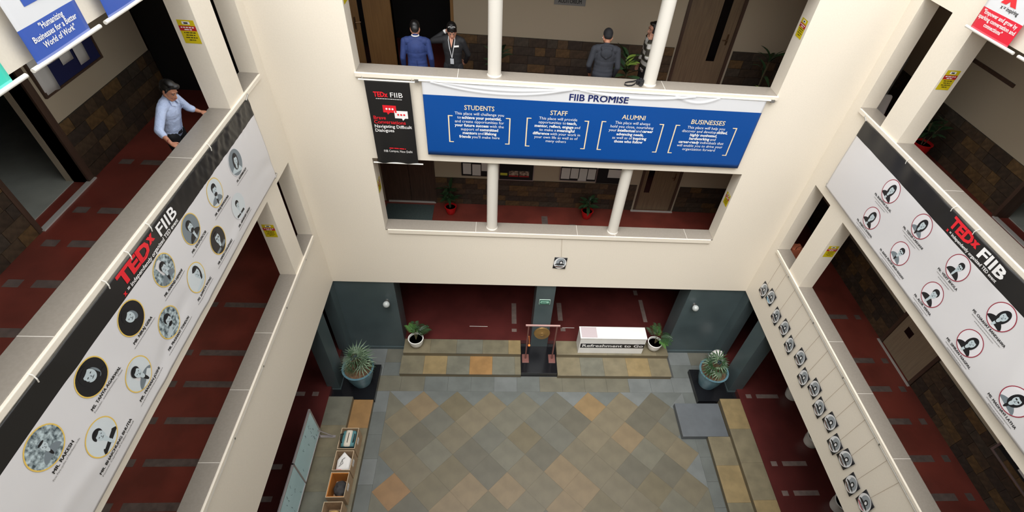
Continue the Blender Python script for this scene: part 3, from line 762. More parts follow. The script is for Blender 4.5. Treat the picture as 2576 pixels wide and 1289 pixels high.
# --- vertical flags on rods above
def flag(side, y0, y1, dye, hem, label, lines, logo=None, white=True):
    s = 1 if side == 'L' else -1
    x = XL+0.085 if s > 0 else XR-0.085
    O = (x, y0 if s > 0 else y1, 9.55); w = y1-y0
    f = Sheet('flag', label, 'banner', O, (0, s, 0), (0, 0, 1), (s, 0, 0), w, 1.6, lambda u, v: 0.004*math.sin(6*u+3*v)+0.006*math.sin(2.3*v+1))
    f.cloth('cloth', [(0, 0.035, 1, 1), (0.035, 0.27, 0, 4), (0.27, 1.6, 2 if white else 0, 16)], [dye, hem, VLIL], 14)
    G().tube([f.at(-0.08, 0.0, 0.0), f.at(w+0.14, 0.0, 0.0)], 0.018, 10).build('rod', ROD, f.root, smooth=True)
    if lines:
        n = len(lines); f.text([(t, w/2, 0.21-0.062*k) for k, t in enumerate(lines)], 0, 0, 0.064, WHT, bold=0.0012, align='CENTER')
    if logo == 'blue': f.patch('logo', 0.20, 0.385, 0.72, 0.62, dye, 0.003)
    if logo == 'x':
        f.text('x', w-0.46, 0.40, 0.34, RED, bold=0.022, name='logo'); f.text('x = inspiring', w-0.46, 0.325, 0.06, BLK, bold=.001)
    f.text([], 0, 0, 1, WHT) if False else None
    G().tube([f.at(0.03, 1.6, 0.0), f.at(w-0.03, 1.6, 0.0)], 0.014, 8).tube([f.at(0.1, 1.6, 0.0), f.at(0.1, 1.68, -0.085)], 0.004, 6).tube([f.at(w-0.1, 1.6, 0.0), f.at(w-0.1, 1.68, -0.085)], 0.004, 6).build('top_rod', ROD, f.root, smooth=True)
    return f
FB = mat('flag_blue', (52, 84, 168), 0.45); FBH = mat('flag_blue_hem', (128, 144, 208), 0.45); FT = mat('flag_teal', (60, 205, 180), 0.45); FTH = mat('flag_teal_hem', (110, 235, 220), 0.45)
FR = mat('flag_red', (214, 22, 50), 0.45); FRH = mat('flag_red_hem', (238, 90, 106), 0.45); FC = mat('flag_sky', (90, 176, 222), 0.45); FCH = mat('flag_sky_hem', (150, 210, 238), 0.45)
flag('L', -4.15, -3.385, FB, FBH, 'blue hanging flag reading Humanizing Businesses for a Better World of Work', ['"Humanizing', 'Businesses for a Better', 'World of Work"'], 'blue')
flag('L', -3.08, -2.32, FB, FBH, 'blue hanging flag cut by the top edge, nearest the left pier', ['"Achieving', 'together', 'the higher'][2:], None, white=False)
flag('L', -5.22, -4.45, FT, FTH, 'teal hanging flag at the left edge of the picture', [], None, white=False)
flag('R', -2.185, -1.475, FR, FRH, 'red hanging flag with pink lettering on the right balcony above', ['"Empower and grow by', 'sparking conversation and', 'connections"'], 'x')
flag('R', -3.22, -2.49, FC, FCH, 'sky blue hanging flag at the right edge of the picture', [], None, white=False)

# --- yellow safety stickers on the jambs
STY = mat('sticker_yellow', (206, 184, 20), 0.4); STR = mat('sticker_red', (178, 34, 36), 0.4)
def sticker(label, O, U, N):
    s = Sheet('safety_sticker', label, 'sticker', O, U, (0, 0, 1), N, 0.205, 0.285, lambda u, v: 0.002, group='yellow safety stickers on the jambs')
    s.patch('paper', 0, 0, 0.205, 0.285, STY, 0.0, thick=0.0015)
    s.patch('red_band', 0.0, 0.155, 0.205, 0.215, STR, 0.001)
    s.patch('white_label', 0.055, 0.232, 0.15, 0.268, WHT, 0.001)
    rnd = random.Random(len(label)); g = G()
    words(g, s.fn(.002), 0.102, 0.240, 0.018, 0.05, rnd, 'CENTER')
    for v, w in ((0.128, .14), (0.098, .11), (0.068, .14), (0.038, .08)): words(g, s.fn(.002), 0.108, v, 0.010, w, rnd, 'CENTER')
    tag(g.build('print', BLK, s.root), kind='stuff')
    g = G(); words(g, s.fn(.002), 0.102, 0.190, 0.013, 0.16, rnd, 'CENTER'); words(g, s.fn(.002), 0.102, 0.164, 0.013, 0.09, rnd, 'CENTER'); tag(g.build('print_white', WHT, s.root), kind='stuff')
sticker('yellow safety sticker on the left pier, upper storey', (-4.01, PIER-0.001, 8.705), (1, 0, 0), (0, -1, 0))
sticker('yellow safety sticker on the left pier, lower storey', (-4.03, PIER-0.001, 5.365), (1, 0, 0), (0, -1, 0))
sticker('yellow safety sticker on the right pier, upper storey', (6.55, PIER-0.001, 8.695), (1, 0, 0), (0, -1, 0))
sticker('yellow safety sticker on the right pier, lower storey', (6.58, PIER-0.001, 5.29), (1, 0, 0), (0, -1, 0))
sticker('yellow safety sticker on the right jamb of the upper back opening', (B-0.001, 0.27, 8.74), (0, -1, 0), (-1, 0, 0))
sticker('yellow safety sticker on the right jamb of the lower back opening', (B-0.001, 0.255, 5.285), (0, -1, 0), (-1, 0, 0))
sticker('yellow safety sticker on the left jamb of the upper back opening', (A+0.001, 0.06, 8.80), (0, 1, 0), (1, 0, 0))
sticker('yellow safety sticker on the left jamb of the lower back opening', (A+0.001, 0.06, 5.30), (0, 1, 0), (1, 0, 0))

# --- conduits under the lower sills
for side, x, y0 in (('left', XL+0.013, -0.33), ('right', XR-0.013, -0.46)):
    root = thing('conduit', 'thin white conduit under the %s lower sill' % side, 'pipe', (x, y0, 4.30), group='conduits under the sills')
    G().tube([(x, y0, 4.31), (x, -8.7, 4.31)], 0.012, 8).build('pipe', ROD, root, smooth=True)
    for k in range(6): G().box((x-0.016, y0-0.6-1.3*k-0.012, 4.294), (x+0.016, y0-0.6-1.3*k+0.012, 4.326)).build('clip', STEEL, root)

# --- photo cards hung on threads
CARDW = mat('card_white', (226, 226, 226), 0.5); CARDG = mat('card_grey', (150, 156, 160), 0.5); CARDB = mat('card_warm_brown', (110, 84, 72), .5)
CARDC = mat('card_sky_blue', (140, 196, 226), .5); CARDP = mat('card_pink', (200, 110, 120), .5); THR = mat('tan_thread', (150, 128, 100), .8)
def card(label, O, U, N, lean, seed, thread_to, extra=None, dirv=None):
    rnd = random.Random(seed); w, h = 0.30, 0.36; U = Vector(U)
    s = Sheet('photo_card', label, 'photo card', O, U, Vector((0, 0, 1))+U*lean, N, w, h, lambda u, v: 0.02+0.012*math.sin(u/w*PI)*(1 if seed % 2 else .5), group='photo cards hung on threads')
    o = s.patch('card', -w/2, -h/2, w/2, h/2, PD, 0, 4, 4, thick=0.002)
    g = G(); g.m(0); s.disc(g, 0, 0, w*.49, h*.49, .002); g.m(1); s.disc(g, 0.01, 0.03, w*.36, h*.36, .004)
    g.m(2); s.disc(g, 0.0, -0.055, w*.40, h*.14, .0052, a0=0, a1=PI); s.disc(g, 0.02, 0.035, w*.15, h*.155, .0056)
    g.m(0); s.disc(g, 0.022, 0.025, w*.085, h*.10, .0070)
    g.m(3 if not extra else extra); s.disc(g, -0.01, -0.10, w*.36, h*.10, .0076, a0=PI, a1=2*PI)
    g.m(2)
    for a, b in ((-.09, -.10), (.0, -.115)): g.add([s.at(a, b, .0082), s.at(a+.08, b+.01, .0082), s.at(a+.08, b+.02, .0082), s.at(a, b+.012, .0082)], [(0, 1, 2, 3)])
    g.build('print', [CARDW, CARDG, PD, CARDB, CARDC, CARDP], s.root)
    G().tube([s.at(0, h/2, 0.0), Vector(thread_to)], 0.0022, 5, cap=False).build('thread', THR, s.root)
ords = ['first', 'second', 'third', 'fourth', 'fifth', 'sixth', 'seventh', 'eighth', 'ninth', 'tenth', 'eleventh', 'twelfth', 'thirteenth', 'fourteenth']
cards = [(-0.59, 3.39), (-0.93, 3.50), (-1.40, 3.38), (-1.81, 3.46), (-2.21, 3.37), (-2.64, 3.50), (-3.01, 3.32), (-3.37, 3.48), (-3.73, 3.36), (-4.10, 3.46), (-4.47, 3.31), (-4.80, 3.40), (-5.20, 3.25), (-5.56, 3.36)]
for k, (y, zc) in enumerate(cards):
    card('photo card on the right wall, %s counting from the back corner' % ords[k], (XR-0.001, y, zc), (0, -1, 0), (-1, 0, 0), random.uniform(-.08, .12), k+1, (XR-0.012, y-0.02, 4.30), 4 if k == 1 else (5 if k == 13 else None))
card('single photo card under the lower back opening', (1.62, -0.001, 3.54), (1, 0, 0), (0, -1, 0), 0.05, 40, (1.58, -0.012, 4.30))
# ------------------------------------------------------------------ things on the ground storey
LEAFD = mat('dark_green_leaf', (36, 60, 36), 0.4, rgb2=(48, 76, 44), scale=5)
LEAFL = mat('grey_green_palm_leaf', (86, 108, 84), 0.45, rgb2=(108, 128, 100), scale=6)
LEAFY = mat('bright_green_leaf', (112, 136, 54), 0.4, rgb2=(128, 150, 66), scale=6)
STEM = mat('plant_stem', (92, 84, 58), 0.7)
SOIL = mat('brown_soil', (110, 84, 62), 0.95, var=0.15, scale=20)
TEALPOT = mat('glazed_blue_green_pot', (84, 116, 128), 0.25, rgb2=(98, 132, 142), scale=4)
WPOT = mat('white_glazed_pot', (224, 222, 216), 0.3)
REDPOT = mat('red_plastic_pot', (190, 22, 24), 0.4)
def pot_mesh(g, r0, r1, h, c, t=0.02, lip=0.012):
    g.lathe([(r0*0.9, 0), (r0, 0.01), ((r0+r1)*0.53, h*0.5), (r1, h-0.02), (r1+lip, h-0.015), (r1+lip, h), (r1-t, h), (r1-t-0.005, h-0.07), (r0*.8, h*0.4)], c, 32)
def frond_mesh(n, ln, w, spread, m, droop=0.25, name='leaf'):
    """a fan of narrow blades at the end of a stalk along +x"""
    g = G()
    for k in range(n):
        a = -spread+2*spread*k/(n-1); l = ln*(1-0.25*abs(a/spread))
        d = Vector((math.cos(a), math.sin(a), 0)); s = Vector((-math.sin(a), math.cos(a), 0))
        p0 = Vector((0, 0, 0)); p1 = d*l*0.5+Vector((0, 0, 0.03)); p2 = d*l+Vector((0, 0, -droop*l))
        up = Vector((0, 0, w*0.35))
        g.add([p0-s*w*.3, p0+s*w*.3, p1-s*w, p1+s*w, p2, p0-up*.3, p1-up], [(0, 5, 6, 2), (5, 1, 3, 6), (2, 6, 4), (6, 3, 4)])
    return g.mesh(name, m)
def pinnate_mesh(ln, m, name='leaf', n=9, w=0.012, ll=0.14):
    g = G(); pts = [Vector((ln*t, 0, 0.25*ln*math.sin(t*2.4)-0.25*ln*t*t)) for t in [i/n for i in range(n+1)]]
    g.tube(pts, 0.004, 5)
    for i in range(2, n+1):
        for s in (-1, 1):
            b = pts[i]; l = ll*(1-0.5*abs(i/n-0.55)); tip = b+Vector((0.55*l, s*l, -0.25*l)); md = (b+tip)/2+Vector((0, 0, 0.01))
            g.add([b, md+Vector((w, -s*w*.6, 0)), tip, md+Vector((-w, s*w*.6, 0))], [(0, 1, 2, 3)])
    return g.mesh(name, m)
def blade_mesh(ln, w, m, name='leaf', bend=0.5):
    """one broad pointed leaf along +x with a folded midrib"""
    g = G(); n = 6; vs = []; fs = []
    for i in range(n+1):
        t = i/n; x = ln*t; z = bend*ln*(0.45*t-0.75*t*t); ww = w*math.sin(PI*min(1, t*0.93+0.05))**0.8
        vs += [(x, -ww, z+ww*.35), (x, 0, z), (x, ww, z+ww*.35)]
    for i in range(n):
        for k in (0, 1): fs.append((3*i+k, 3*i+k+1, 3*i+k+4, 3*i+k+3))
    g.add(vs, fs); return g.mesh(name, m, smooth='all')

PALM = [frond_mesh(11, 0.42, 0.013, 1.7, LEAFL, .12), frond_mesh(10, 0.36, 0.013, 1.5, LEAFD, 0.25), frond_mesh(10, 0.40, 0.013, 1.6, LEAFL, 0.05)]
PALM2 = [frond_mesh(8, 0.32, 0.02, 1.4, LEAFD, .2), frond_mesh(8, 0.28, 0.02, 1.3, LEAFL, 0.3), frond_mesh(8, 0.33, 0.02, 1.4, LEAFD, 0.1)]
def palm(label, x, y, seed, lean=0.0, hmax=0.55, meshes=PALM, pier=-1):
    rnd = random.Random(seed)
    root = thing('potted_palm', label, 'potted plant', (x, y, 0.151), group='palms in blue-green pots')
    g = G(); pot_mesh(g, 0.23, 0.375, 0.64, (x, y, 0.151), 0.03, 0.02); g.build('pot', TEALPOT, root, smooth=True)
    G().lathe([(0.0, 0.0), (0.2, 0.012), (0.345, 0.0)], (x, y, 0.71), 28).build('soil', SOIL, root, smooth=True)
    n = 17
    for k in range(n):
        a = 2*PI*k/n*1.0+rnd.uniform(-.3, .3)+k*2.4; t = (k+1)/n
        h = 0.15+hmax*(1-t*0.75)*rnd.uniform(.8, 1.1); r = 0.05+0.20*t*rnd.uniform(.8, 1.1)
        p0 = Vector((rnd.uniform(-.05, .05), rnd.uniform(-.05, .05), 0.56)); p2 = Vector((r*math.cos(a)+lean*h, r*math.sin(a), 0.56+h*.9)); p1 = (p0+p2)/2+Vector((0, 0, h*.2))
        G().tube([p0, p1, p2], [0.008, 0.007, 0.005], 5).build('stalk', STEM, root, world=False)
        part('leaf', meshes[k % 3], root, p2, (rnd.uniform(-.4, .4), 0.35-1.5*(1-t)*.8+rnd.uniform(-.25, .25), a), (0.62 if math.cos(a)*pier > 0.25 else 1.0,)*3)
palm('tall spiky palm in a blue-green pot on the left black plinth', -3.31, -1.16, 4)
palm('leafy palm in a blue-green pot on the right black plinth', 6.03, -1.14, 9, 0.05, 0.42, PALM2, 1)

PIN = [pinnate_mesh(0.34, LEAFD), pinnate_mesh(0.28, mat('mid_green_leaf', (66, 104, 52), .4, rgb2=(80, 120, 60), scale=5))]
def white_plant(label, x, y, seed, lean):
    rnd = random.Random(seed)
    root = thing('potted_fern', label, 'potted plant', (x, y, 0.30), group='ferns in white pots on the steps')
    g = G(); g.lathe([(0.10, 0), (0.16, 0.06), (0.19, 0.16), (0.195, 0.27), (0.21, 0.28), (0.21, 0.30), (0.185, 0.30), (0.18, 0.24), (0.12, 0.2)], (x, y, 0.30), 28); g.build('pot', WPOT, root, smooth=True)
    G().lathe([(0, 0.0), (0.178, 0.0)], (x, y, 0.54), 24).build('soil', mat('dark_soil', (66, 52, 42), .95), root)
    for k in range(9):
        a = lean+rnd.uniform(-1.5, 1.5); h = rnd.uniform(.10, .30)
        p2 = Vector((0.05*math.cos(a), 0.05*math.sin(a), 0.24+h))
        G().tube([(0, 0, 0.22), p2], 0.005, 5).build('stalk', STEM, root, world=False)
        part('leaf', PIN[k % 2], root, p2, (rnd.uniform(-.3, .3), -0.35+rnd.uniform(-.4, .5), a))
white_plant('small fern in a white pot on the left steps', -2.02, -0.06, 3, 1.3)
white_plant('small fern in a white pot beside the refreshment counter', 4.68, -0.07, 6, 0.6)

# white counter reading Refreshment to Go
root = thing('refreshment_counter', 'white box counter with a black lettered band on the right steps', 'counter', (3.39, -0.04, 0.30))
WB = mat('white_laminate', (222, 220, 216), 0.4, var=0.02, scale=3); x0, x1, y0, y1 = 2.47, 4.31, -0.27, 0.125
G().box((x0, y0, 0.30), (x1, y1, 0.97), 0.004).build('body', WB, root)
G().box((x0-0.01, y0-0.012, 0.97), (x1+0.01, y1+0.01, 0.99), 0.003).build('top', WB, root)
G().box((x0+0.03, y0+0.02, 0.99), (x0+0.46, y1-0.02, 1.0), 0.003).build('pink_panel', mat('pale_mauve_board', (186, 172, 174), 0.5), root)
bd = G().box((x0+0.03, y0-0.006, 0.56), (x1-0.005, y0, 0.74)).build('black_band', mat('band_black', (16, 16, 24), 0.4), root)
gt = G(); put_text(gt, 'Refreshment to Go', lambda u, v: Vector((x0+0.07+u, y0-0.009, 0.605+v)), 0, 0, 0.165, 0.003, 0, 'LEFT', 1.72); gt.build('lettering', WHT, bd)

# gong on a brown stand
BRN = mat('maroon_painted_steel', (112, 72, 66), 0.45); root = thing('gong_stand', 'brass gong on a maroon two-legged stand on the black platform', 'gong', (1.37, -0.38, 0.15))
for x in (1.0, 1.74):
    G().box((x-0.095, -0.53, 0.15), (x+0.095, -0.24, 0.175), 0.012).build('foot', BRN, root)
    G().tube([(x, -0.38, 0.17), (x, -0.38, 1.62)], 0.022, 10).build('post', BRN, root, smooth=True)
G().box((0.92, -0.40, 1.61), (1.82, -0.36, 1.65), 0.006).build('crossbar', mat('pale_rose_steel', (176, 140, 134), .4), root)
gm = G(); R = Matrix.Rotation(math.radians(-84), 3, 'X')
gm.lathe([(0.0, 0.012), (0.05, 0.03), (0.07, 0.012), (0.20, 0.0), (0.215, -0.03), (0.20, -0.03), (0.0, -0.008)], (0, 0, 0), 32)
gm.v = [Vector((1.37, -0.38, 1.28))+R.transposed() @ v for v in gm.v]; gm.build('gong_disc', mat('aged_brass', (150, 118, 70), 0.4, metal=0.55), root, smooth=True)
for dx in (-0.1, 0.1): G().tube([(1.37+dx, -0.38, 1.46), (1.37+dx*.9, -0.38, 1.615)], 0.004, 6).build('cord', THR, root)
G().tube([(1.03, -0.40, 1.2), (1.05, -0.405, 1.02), (1.06, -0.41, 0.84)], 0.008, 8).ell((1.06, -0.41, 0.81), (0.035, 0.035, 0.045)).build('mallet', mat('orange_wool', (226, 140, 70), .8), root, smooth=True)

# green exit sign on the centre pier, globe lamps
root = thing('exit_sign', 'small green lettered sign on the centre pier', 'sign', (1.39, 0.05, 2.08))
G().box((1.25, 0.035, 1.99), (1.535, 0.05, 2.17), 0.004).build('frame', mat('sign_frame', (190, 214, 200), .4), root)
G().box((1.262, 0.031, 2.002), (1.523, 0.036, 2.158)).build('panel', mat('sign_green', (10, 74, 58), .4), root)
pl = G().box((1.285, 0.028, 2.045), (1.50, 0.032, 2.115)).build('pale_band', mat('sign_mint', (176, 226, 204), .4), root)
g = G(); words(g, lambda u, v: Vector((1.30+u, 0.027, 2.065+v)), 0, 0, 0.03, 0.185, random.Random(2)); tag(g.build('print', mat('sign_green', (10, 74, 58)), pl), kind='stuff')
for lab, x, z in (('frosted globe wall lamp on the left grey panel', -2.60, 2.02), ('frosted globe wall lamp on the right grey panel', 5.36, 2.12)):
    root = thing('globe_lamp', lab, 'wall lamp', (x, 0.03, z), group='globe lamps on the grey panels')
    G().lathe([(0.05, 0), (0.05, 0.02), (0.03, 0.025)], (0, 0, 0), 16).build('base', STEEL, root, smooth=True, world=False).rotation_euler = (PI/2, 0, 0)
    G().tube([(0, -0.02, 0), (0, -0.06, 0)], 0.02, 10).build('neck', STEEL, root, world=False)
    G().ell((0, -0.13, 0), (0.085, 0.085, 0.085), 24, 14).build('globe', mat('frosted_glass', (168, 172, 170), 0.25), root, smooth='all', world=False)

# white round planters along the right corridor, white bag behind the palm
for k, (x, y) in enumerate(((8.24, -1.62), (8.19, -2.98), (8.15, -4.58))):
    root = thing('white_planter', 'white round planter in the right ground corridor, %s from the back' % ords[k], 'planter', (x, y, 0.30), group='white planters in the ground corridor')
    g = G(); pot_mesh(g, 0.17, 0.21, 0.34, (x, y, 0.30), 0.025, 0.004); g.build('pot', WPOT, root, smooth=True)
    G().lathe([(0, 0), (0.178, 0.0)], (x, y, 0.56), 20).build('soil', mat('dark_soil', (66, 52, 42)), root)
root = thing('white_sack', 'white knotted sack standing between the right palm and the pier', 'bag', (6.42, -0.55, 0.0))
g = G(); g.lathe([(0.10, 0), (0.17, 0.05), (0.19, 0.22), (0.17, 0.38), (0.12, 0.48), (0.04, 0.54), (0.02, 0.56)], (6.42, -0.50, 0.15), 14)
for v in g.v: v.x += 0.012*math.sin(17*v.z+5*v.y); v.y += 0.012*math.cos(21*v.z+7*v.x)
g.build('sack', mat('white_cloth', (226, 222, 218), .7), root, smooth='all')
G().tube([(6.42, -0.50, 0.69), (6.40, -0.53, 0.74), (6.46, -0.54, 0.77)], 0.012, 6).build('knot', mat('white_cloth', (226, 222, 218)), root)
root.location = (6.42, -0.50, 0)

# --- display board and donation boxes on the left steps
ALU = mat('brushed_aluminium', (176, 168, 168), 0.35, metal=0.6); BOARD = mat('pale_aqua_board', (176, 208, 213), 0.3, rgb2=(188, 218, 222), scale=2)
BX = -3.945; root = thing('display_board', 'pale aqua two-panel display board in an aluminium frame', 'board', (BX, -3.9, 0.30))
ys = [-2.72, -3.96, -5.20]; z0, z1 = 0.42, 1.42
for k in range(2):
    p = G().box((BX-0.010, ys[k+1]+0.02, z0+0.03), (BX+0.010, ys[k]-0.02, z1-0.03)).build('panel', BOARD, root)
    rnd = random.Random(k); 
    for q in range(14):
        yy = rnd.uniform(ys[k+1]+.15, ys[k]-.15); zz = rnd.uniform(z0+.15, z1-.15)
        tag(G().tube([(BX+0.0112, yy+0.05*math.sin(t*.7+q)*rnd.uniform(.3, .8), zz+0.02*t*rnd.choice((1, -1))) for t in range(4)], 0.0028, 4).build('pen_mark', mat('pen_grey', (78, 100, 108), .6), p))
for a in ys: G().box((BX-0.02, a-0.02, z0), (BX+0.02, a+0.02, z1), 0.004).build('upright', ALU, root)
for z in (z0, z1-0.04): G().box((BX-0.02, ys[2]+.02, z), (BX+0.02, ys[0]-.02, z+0.04), 0.004).build('rail', ALU, root)
for a in (ys[0]-0.08, ys[2]+0.08):
    G().box((BX-0.02, a-0.02, 0.325), (BX+0.02, a+0.02, z0), 0.003).build('leg', ALU, root)
    G().box((BX-0.045, a-0.03, 0.30), (BX+0.36, a+0.03, 0.325), 0.004).build('foot', ALU, root)
    G().tube([(BX+0.02, a, 0.62), (BX+0.30, a, 0.33)], 0.014, 8).build('brace', ALU, root)
CARD = mat('kraft_cardboard', (168, 142, 112), 0.8, var=0.04, scale=12); CARDI = mat('cardboard_edge', (196, 172, 142), 0.8)
def open_box(label, x0, x1, y0, y1, z0, z1, slot=True):
    root = thing('donation_box', label, 'box', ((x0+x1)/2, (y0+y1)/2, z0), group='cardboard donation boxes on the left steps'); t = 0.012
    G().box((x0, y0, z0), (x1, y1, z0+t)).build('base', CARD, root)
    for a, b in (((x0, y0, z0+t), (x0+t, y1, z1)), ((x1-t, y0, z0+t), (x1, y1, z1)), ((x0+t, y0, z0+t), (x1-t, y0+t, z1)), ((x0+t, y1-t, z0+t), (x1-t, y1, z1))):
        G().box(a, b).build('side', CARD, root)
    e = 0.004; g = G()
    for a, b in (((x0, y0, z1), (x0+t, y1, z1+e)), ((x1-t, y0, z1), (x1, y1, z1+e)), ((x0+t, y0, z1), (x1-t, y0+t, z1+e)), ((x0+t, y1-t, z1), (x1-t, y1, z1+e))): g.box(a, b)
    g.build('rim', CARDI, root)
    cy = (y0+y1)/2
    G().box((x1, cy-0.075, z1-0.20), (x1+0.002, cy+0.075, z1-0.08)).build('paper_label', WHT, root)
    g = G(); words(g, lambda u, v: Vector((x1+0.0035, cy-0.05+u, z1-0.15+v)), 0, 0, 0.02, 0.10, random.Random(4)); tag(g.build('label_print', GREYT, root), kind='stuff')
    return root
bxs = [(-2.73, -3.25), (-3.29, -3.75), (-3.79, -4.34), (-4.43, -4.95)]
contents = ['holding a teal and cream bag', 'holding a white bundle', 'lined orange holding dark clothes', 'holding a pink and buff bundle']
BOXES = [open_box('open cardboard box %s on the left steps' % c, -3.395, -3.005, yb, ya, 0.15, 0.60) for (ya, yb), c in zip(bxs, contents)]
# contents
def lump(name, label, cat, m, c, r, amp=0.12, seed=1, parts=None, R=None):
    rnd = random.Random(seed); g = G(); g.ell((0, 0, 0), r, 28, 18); ph = [rnd.uniform(0, 6) for _ in range(6)]
    for v in g.v:
        d = v.normalized() if v.length else v
        v *= 1+amp*(math.sin(5*d.x+ph[0])*math.sin(6*d.y+ph[1])+0.5*math.sin(11*d.z+ph[2]+7*d.x)+0.35*math.sin(17*d.y+ph[3]))
        if R: v.rotate(R)
    root = thing(name, label, cat, (c[0], c[1], c[2]))
    g.build('cloth', m, root, smooth='all', world=False); return root
TEALC = mat('teal_fabric', (74, 120, 124), .7); CREAMC = mat('cream_fabric', (206, 196, 180), .7)
b = thing('duffel_bag', 'teal and cream bag with dark straps in the farthest box', 'bag', (-3.2, -2.98, 0.17))
g = G().box((-0.15, -0.20, 0.0), (0.15, 0.20, 0.42), 0.05); g.build('body', TEALC, b, smooth='all', world=False)
g = G().box((-0.085, -0.205, 0.02), (0.075, 0.205, 0.445), 0.05); g.build('centre_panel', CREAMC, b, smooth='all', world=False)
G().tube([(0.0, -0.2, 0.40), (0.0, -0.1, 0.452), (0.0, 0.1, 0.452), (0.0, 0.2, 0.40)], 0.008, 6).build('zip', BLK, b, world=False)
for sx in (-0.12, 0.11): G().tube([(sx, -0.12, 0.38), (sx*1.3, -0.07, 0.49), (sx*1.35, 0.06, 0.50), (sx, 0.12, 0.38)], 0.012, 8).build('handle', BLK, b, smooth=True, world=False)
G().box((-0.14, -0.21, 0.0), (0.14, -0.19, 0.40), 0.008).build('pocket', mat('dark_teal', (38, 62, 66), .7), b, world=False)
w = thing('cloth_bundle', 'white folded cloth sack in the second box', 'bag', (-3.2, -3.52, 0.165))
g = G(); g.add([(-.15, -.19, 0), (.15, -.19, 0), (.15, .17, 0), (-.15, .17, 0), (-.14, -.19, .33), (.14, -.17, .36), (.15, .05, .40), (.0, .18, .47), (-.13, .02, .40)], [(3, 2, 1, 0), (0, 1, 5, 4), (1, 2, 6, 5), (2, 3, 7, 6), (3, 0, 4, 8), (3, 8, 7), (4, 5, 6, 8), (6, 7, 8)])
o = g.build('sack', mat('white_cloth', (226, 222, 218)), w, smooth='all', world=False); md = o.modifiers.new('soft', 'SUBSURF'); md.levels = md.render_levels = 2; md.subdivision_type = 'SIMPLE'
for pp in ([(-.06, -.08, .40), (-.02, .02, .43), (.03, .06, .445)], [(-.08, -.12, .385), (.0, -.05, .40), (-.03, .03, .425)]): G().tube(pp, 0.006, 5).build('fold_line', GREYT, w, world=False)
G().box((-.13, -.19, .30), (-.02, -.17, .355), .006).build('pink_print', mat('print_pink', (196, 70, 96), .5), w, world=False)
for a, b in (((-3.382, -4.327, 0.163), (-3.018, -4.31, 0.59)), ((-3.382, -3.82, 0.163), (-3.018, -3.803, 0.59)), ((-3.382, -4.31, 0.163), (-3.365, -3.82, 0.59))): G().box(a, b).build('orange_liner', mat('orange_paper', (186, 116, 44), .7), BOXES[2])
lump('folded_clothes', 'dark grey folded clothes in the orange lined box', 'clothes', mat('charcoal_fabric', (62, 60, 60), .85, var=.1, scale=10), (-3.18, -4.08, 0.36), (0.14, 0.17, 0.17), .09, 5)
lump('pink_bundle', 'pink fabric bundle in the nearest box', 'clothes', mat('pink_fabric', (206, 168, 188), .8), (-3.20, -4.82, 0.33), (0.13, 0.09, 0.14), .07, 8)
lump('buff_bundle', 'buff paper bundle in the nearest box', 'clothes', mat('buff_fabric', (196, 160, 104), .8), (-3.19, -4.60, 0.33), (0.13, 0.08, 0.14), .07, 9)

# thin white edging strips on the red ground floor
for lab, a, b in (('thin white strip on the red floor behind the left steps', -0.60, -0.08), ('thin white strip on the red floor behind the counter', 2.10, 2.46)):
    o = G().box((a, 0.62, 0.30), (b, 0.635, 0.306)).build('floor_strip', WHITEM); tag(o, lab, 'strip', 'white strips on the red floor')

# ------------------------------------------------------------------ things in the corridors
# auditorium sign
root = thing('door_sign', 'grey sign reading AUDITORIUM on the upper back wall', 'sign', (1.44, YWB, 8.41))
G().box((1.13, YWB-0.02, 8.33), (1.75, YWB, 8.56), 0.004).build('plate', mat('sign_grey', (128, 126, 124), .4), root)
g = G(); put_text(g, 'AUDITORIUM', lambda u, v: Vector((1.44+u, YWB-0.023, 8.37+v)), 0, 0, 0.10, .002, 0, 'CENTER', .46); g.build('lettering', BLK, root)
# notice boards on the lower back wall
def board(label, x0, x1, z0, frame, papers, face):
    root = thing('notice_board', label, 'notice board', ((x0+x1)/2, YWB, z0), group='notice boards on the lower back wall')
    G().box((x0, YWB-0.03, z0), (x1, YWB-0.012, z0+0.95)).build('panel', face, root)
    for a, b in (((x0-.02, YWB-.035, z0-.02), (x0, YWB, z0+.97)), ((x1, YWB-.035, z0-.02), (x1+.02, YWB, z0+.97)), ((x0, YWB-.035, z0-.02), (x1, YWB, z0)), ((x0, YWB-.035, z0+.95), (x1, YWB, z0+.97))): G().box(a, b).build('frame', frame, root)
    for (u0, u1, v0, v1, m) in papers: G().box((x0+u0, YWB-0.033, z0+v0), (x0+u1, YWB-0.0302, z0+v1)).build('paper', m, root)
PAP = mat('paper_white', (214, 212, 208), .6); FRM = mat('frame_black', (28, 26, 26), .5); CLOTHB = mat('board_black', (18, 18, 20), .8); PHO = mat('photo_print', (70, 50, 44), .5, rgb2=(190, 170, 150), scale=20)
board('notice board with white sheets at the left of the lower back wall', -0.78, 0.10, 4.31, FRM, [(0.02, .22, .03, .34, PAP), (.25, .46, .0, .32, PAP), (.48, .70, .14, .40, PAP), (.70, .86, .14, .4, PAP)], CLOTHB)
board('black notice board with photographs right of the left column', 0.15, 1.0, 4.23, ALU, [(.02, .20, .12, .19, mat('yellow_slip', (190, 190, 60), .6)), (.24, .48, .13, .26, PHO), (.50, .75, .13, .26, PHO), (.24, .48, .09, .12, STR), (.50, .75, .09, .12, STR)], CLOTHB)
board('notice board with four white sheets left of the right column', 1.70, 2.62, 4.28, ALU, [(.02, .24, .04, .36, PAP), (.26, .48, .06, .36, PAP), (.46, .68, .0, .36, PAP), (.70, .90, .05, .36, PAP)], CLOTHB)
board('notice board with one wide sheet beside the veneer door', 2.66, 3.36, 4.25, FRM, [(.26, .68, .16, .40, PAP)], CLOTHB)
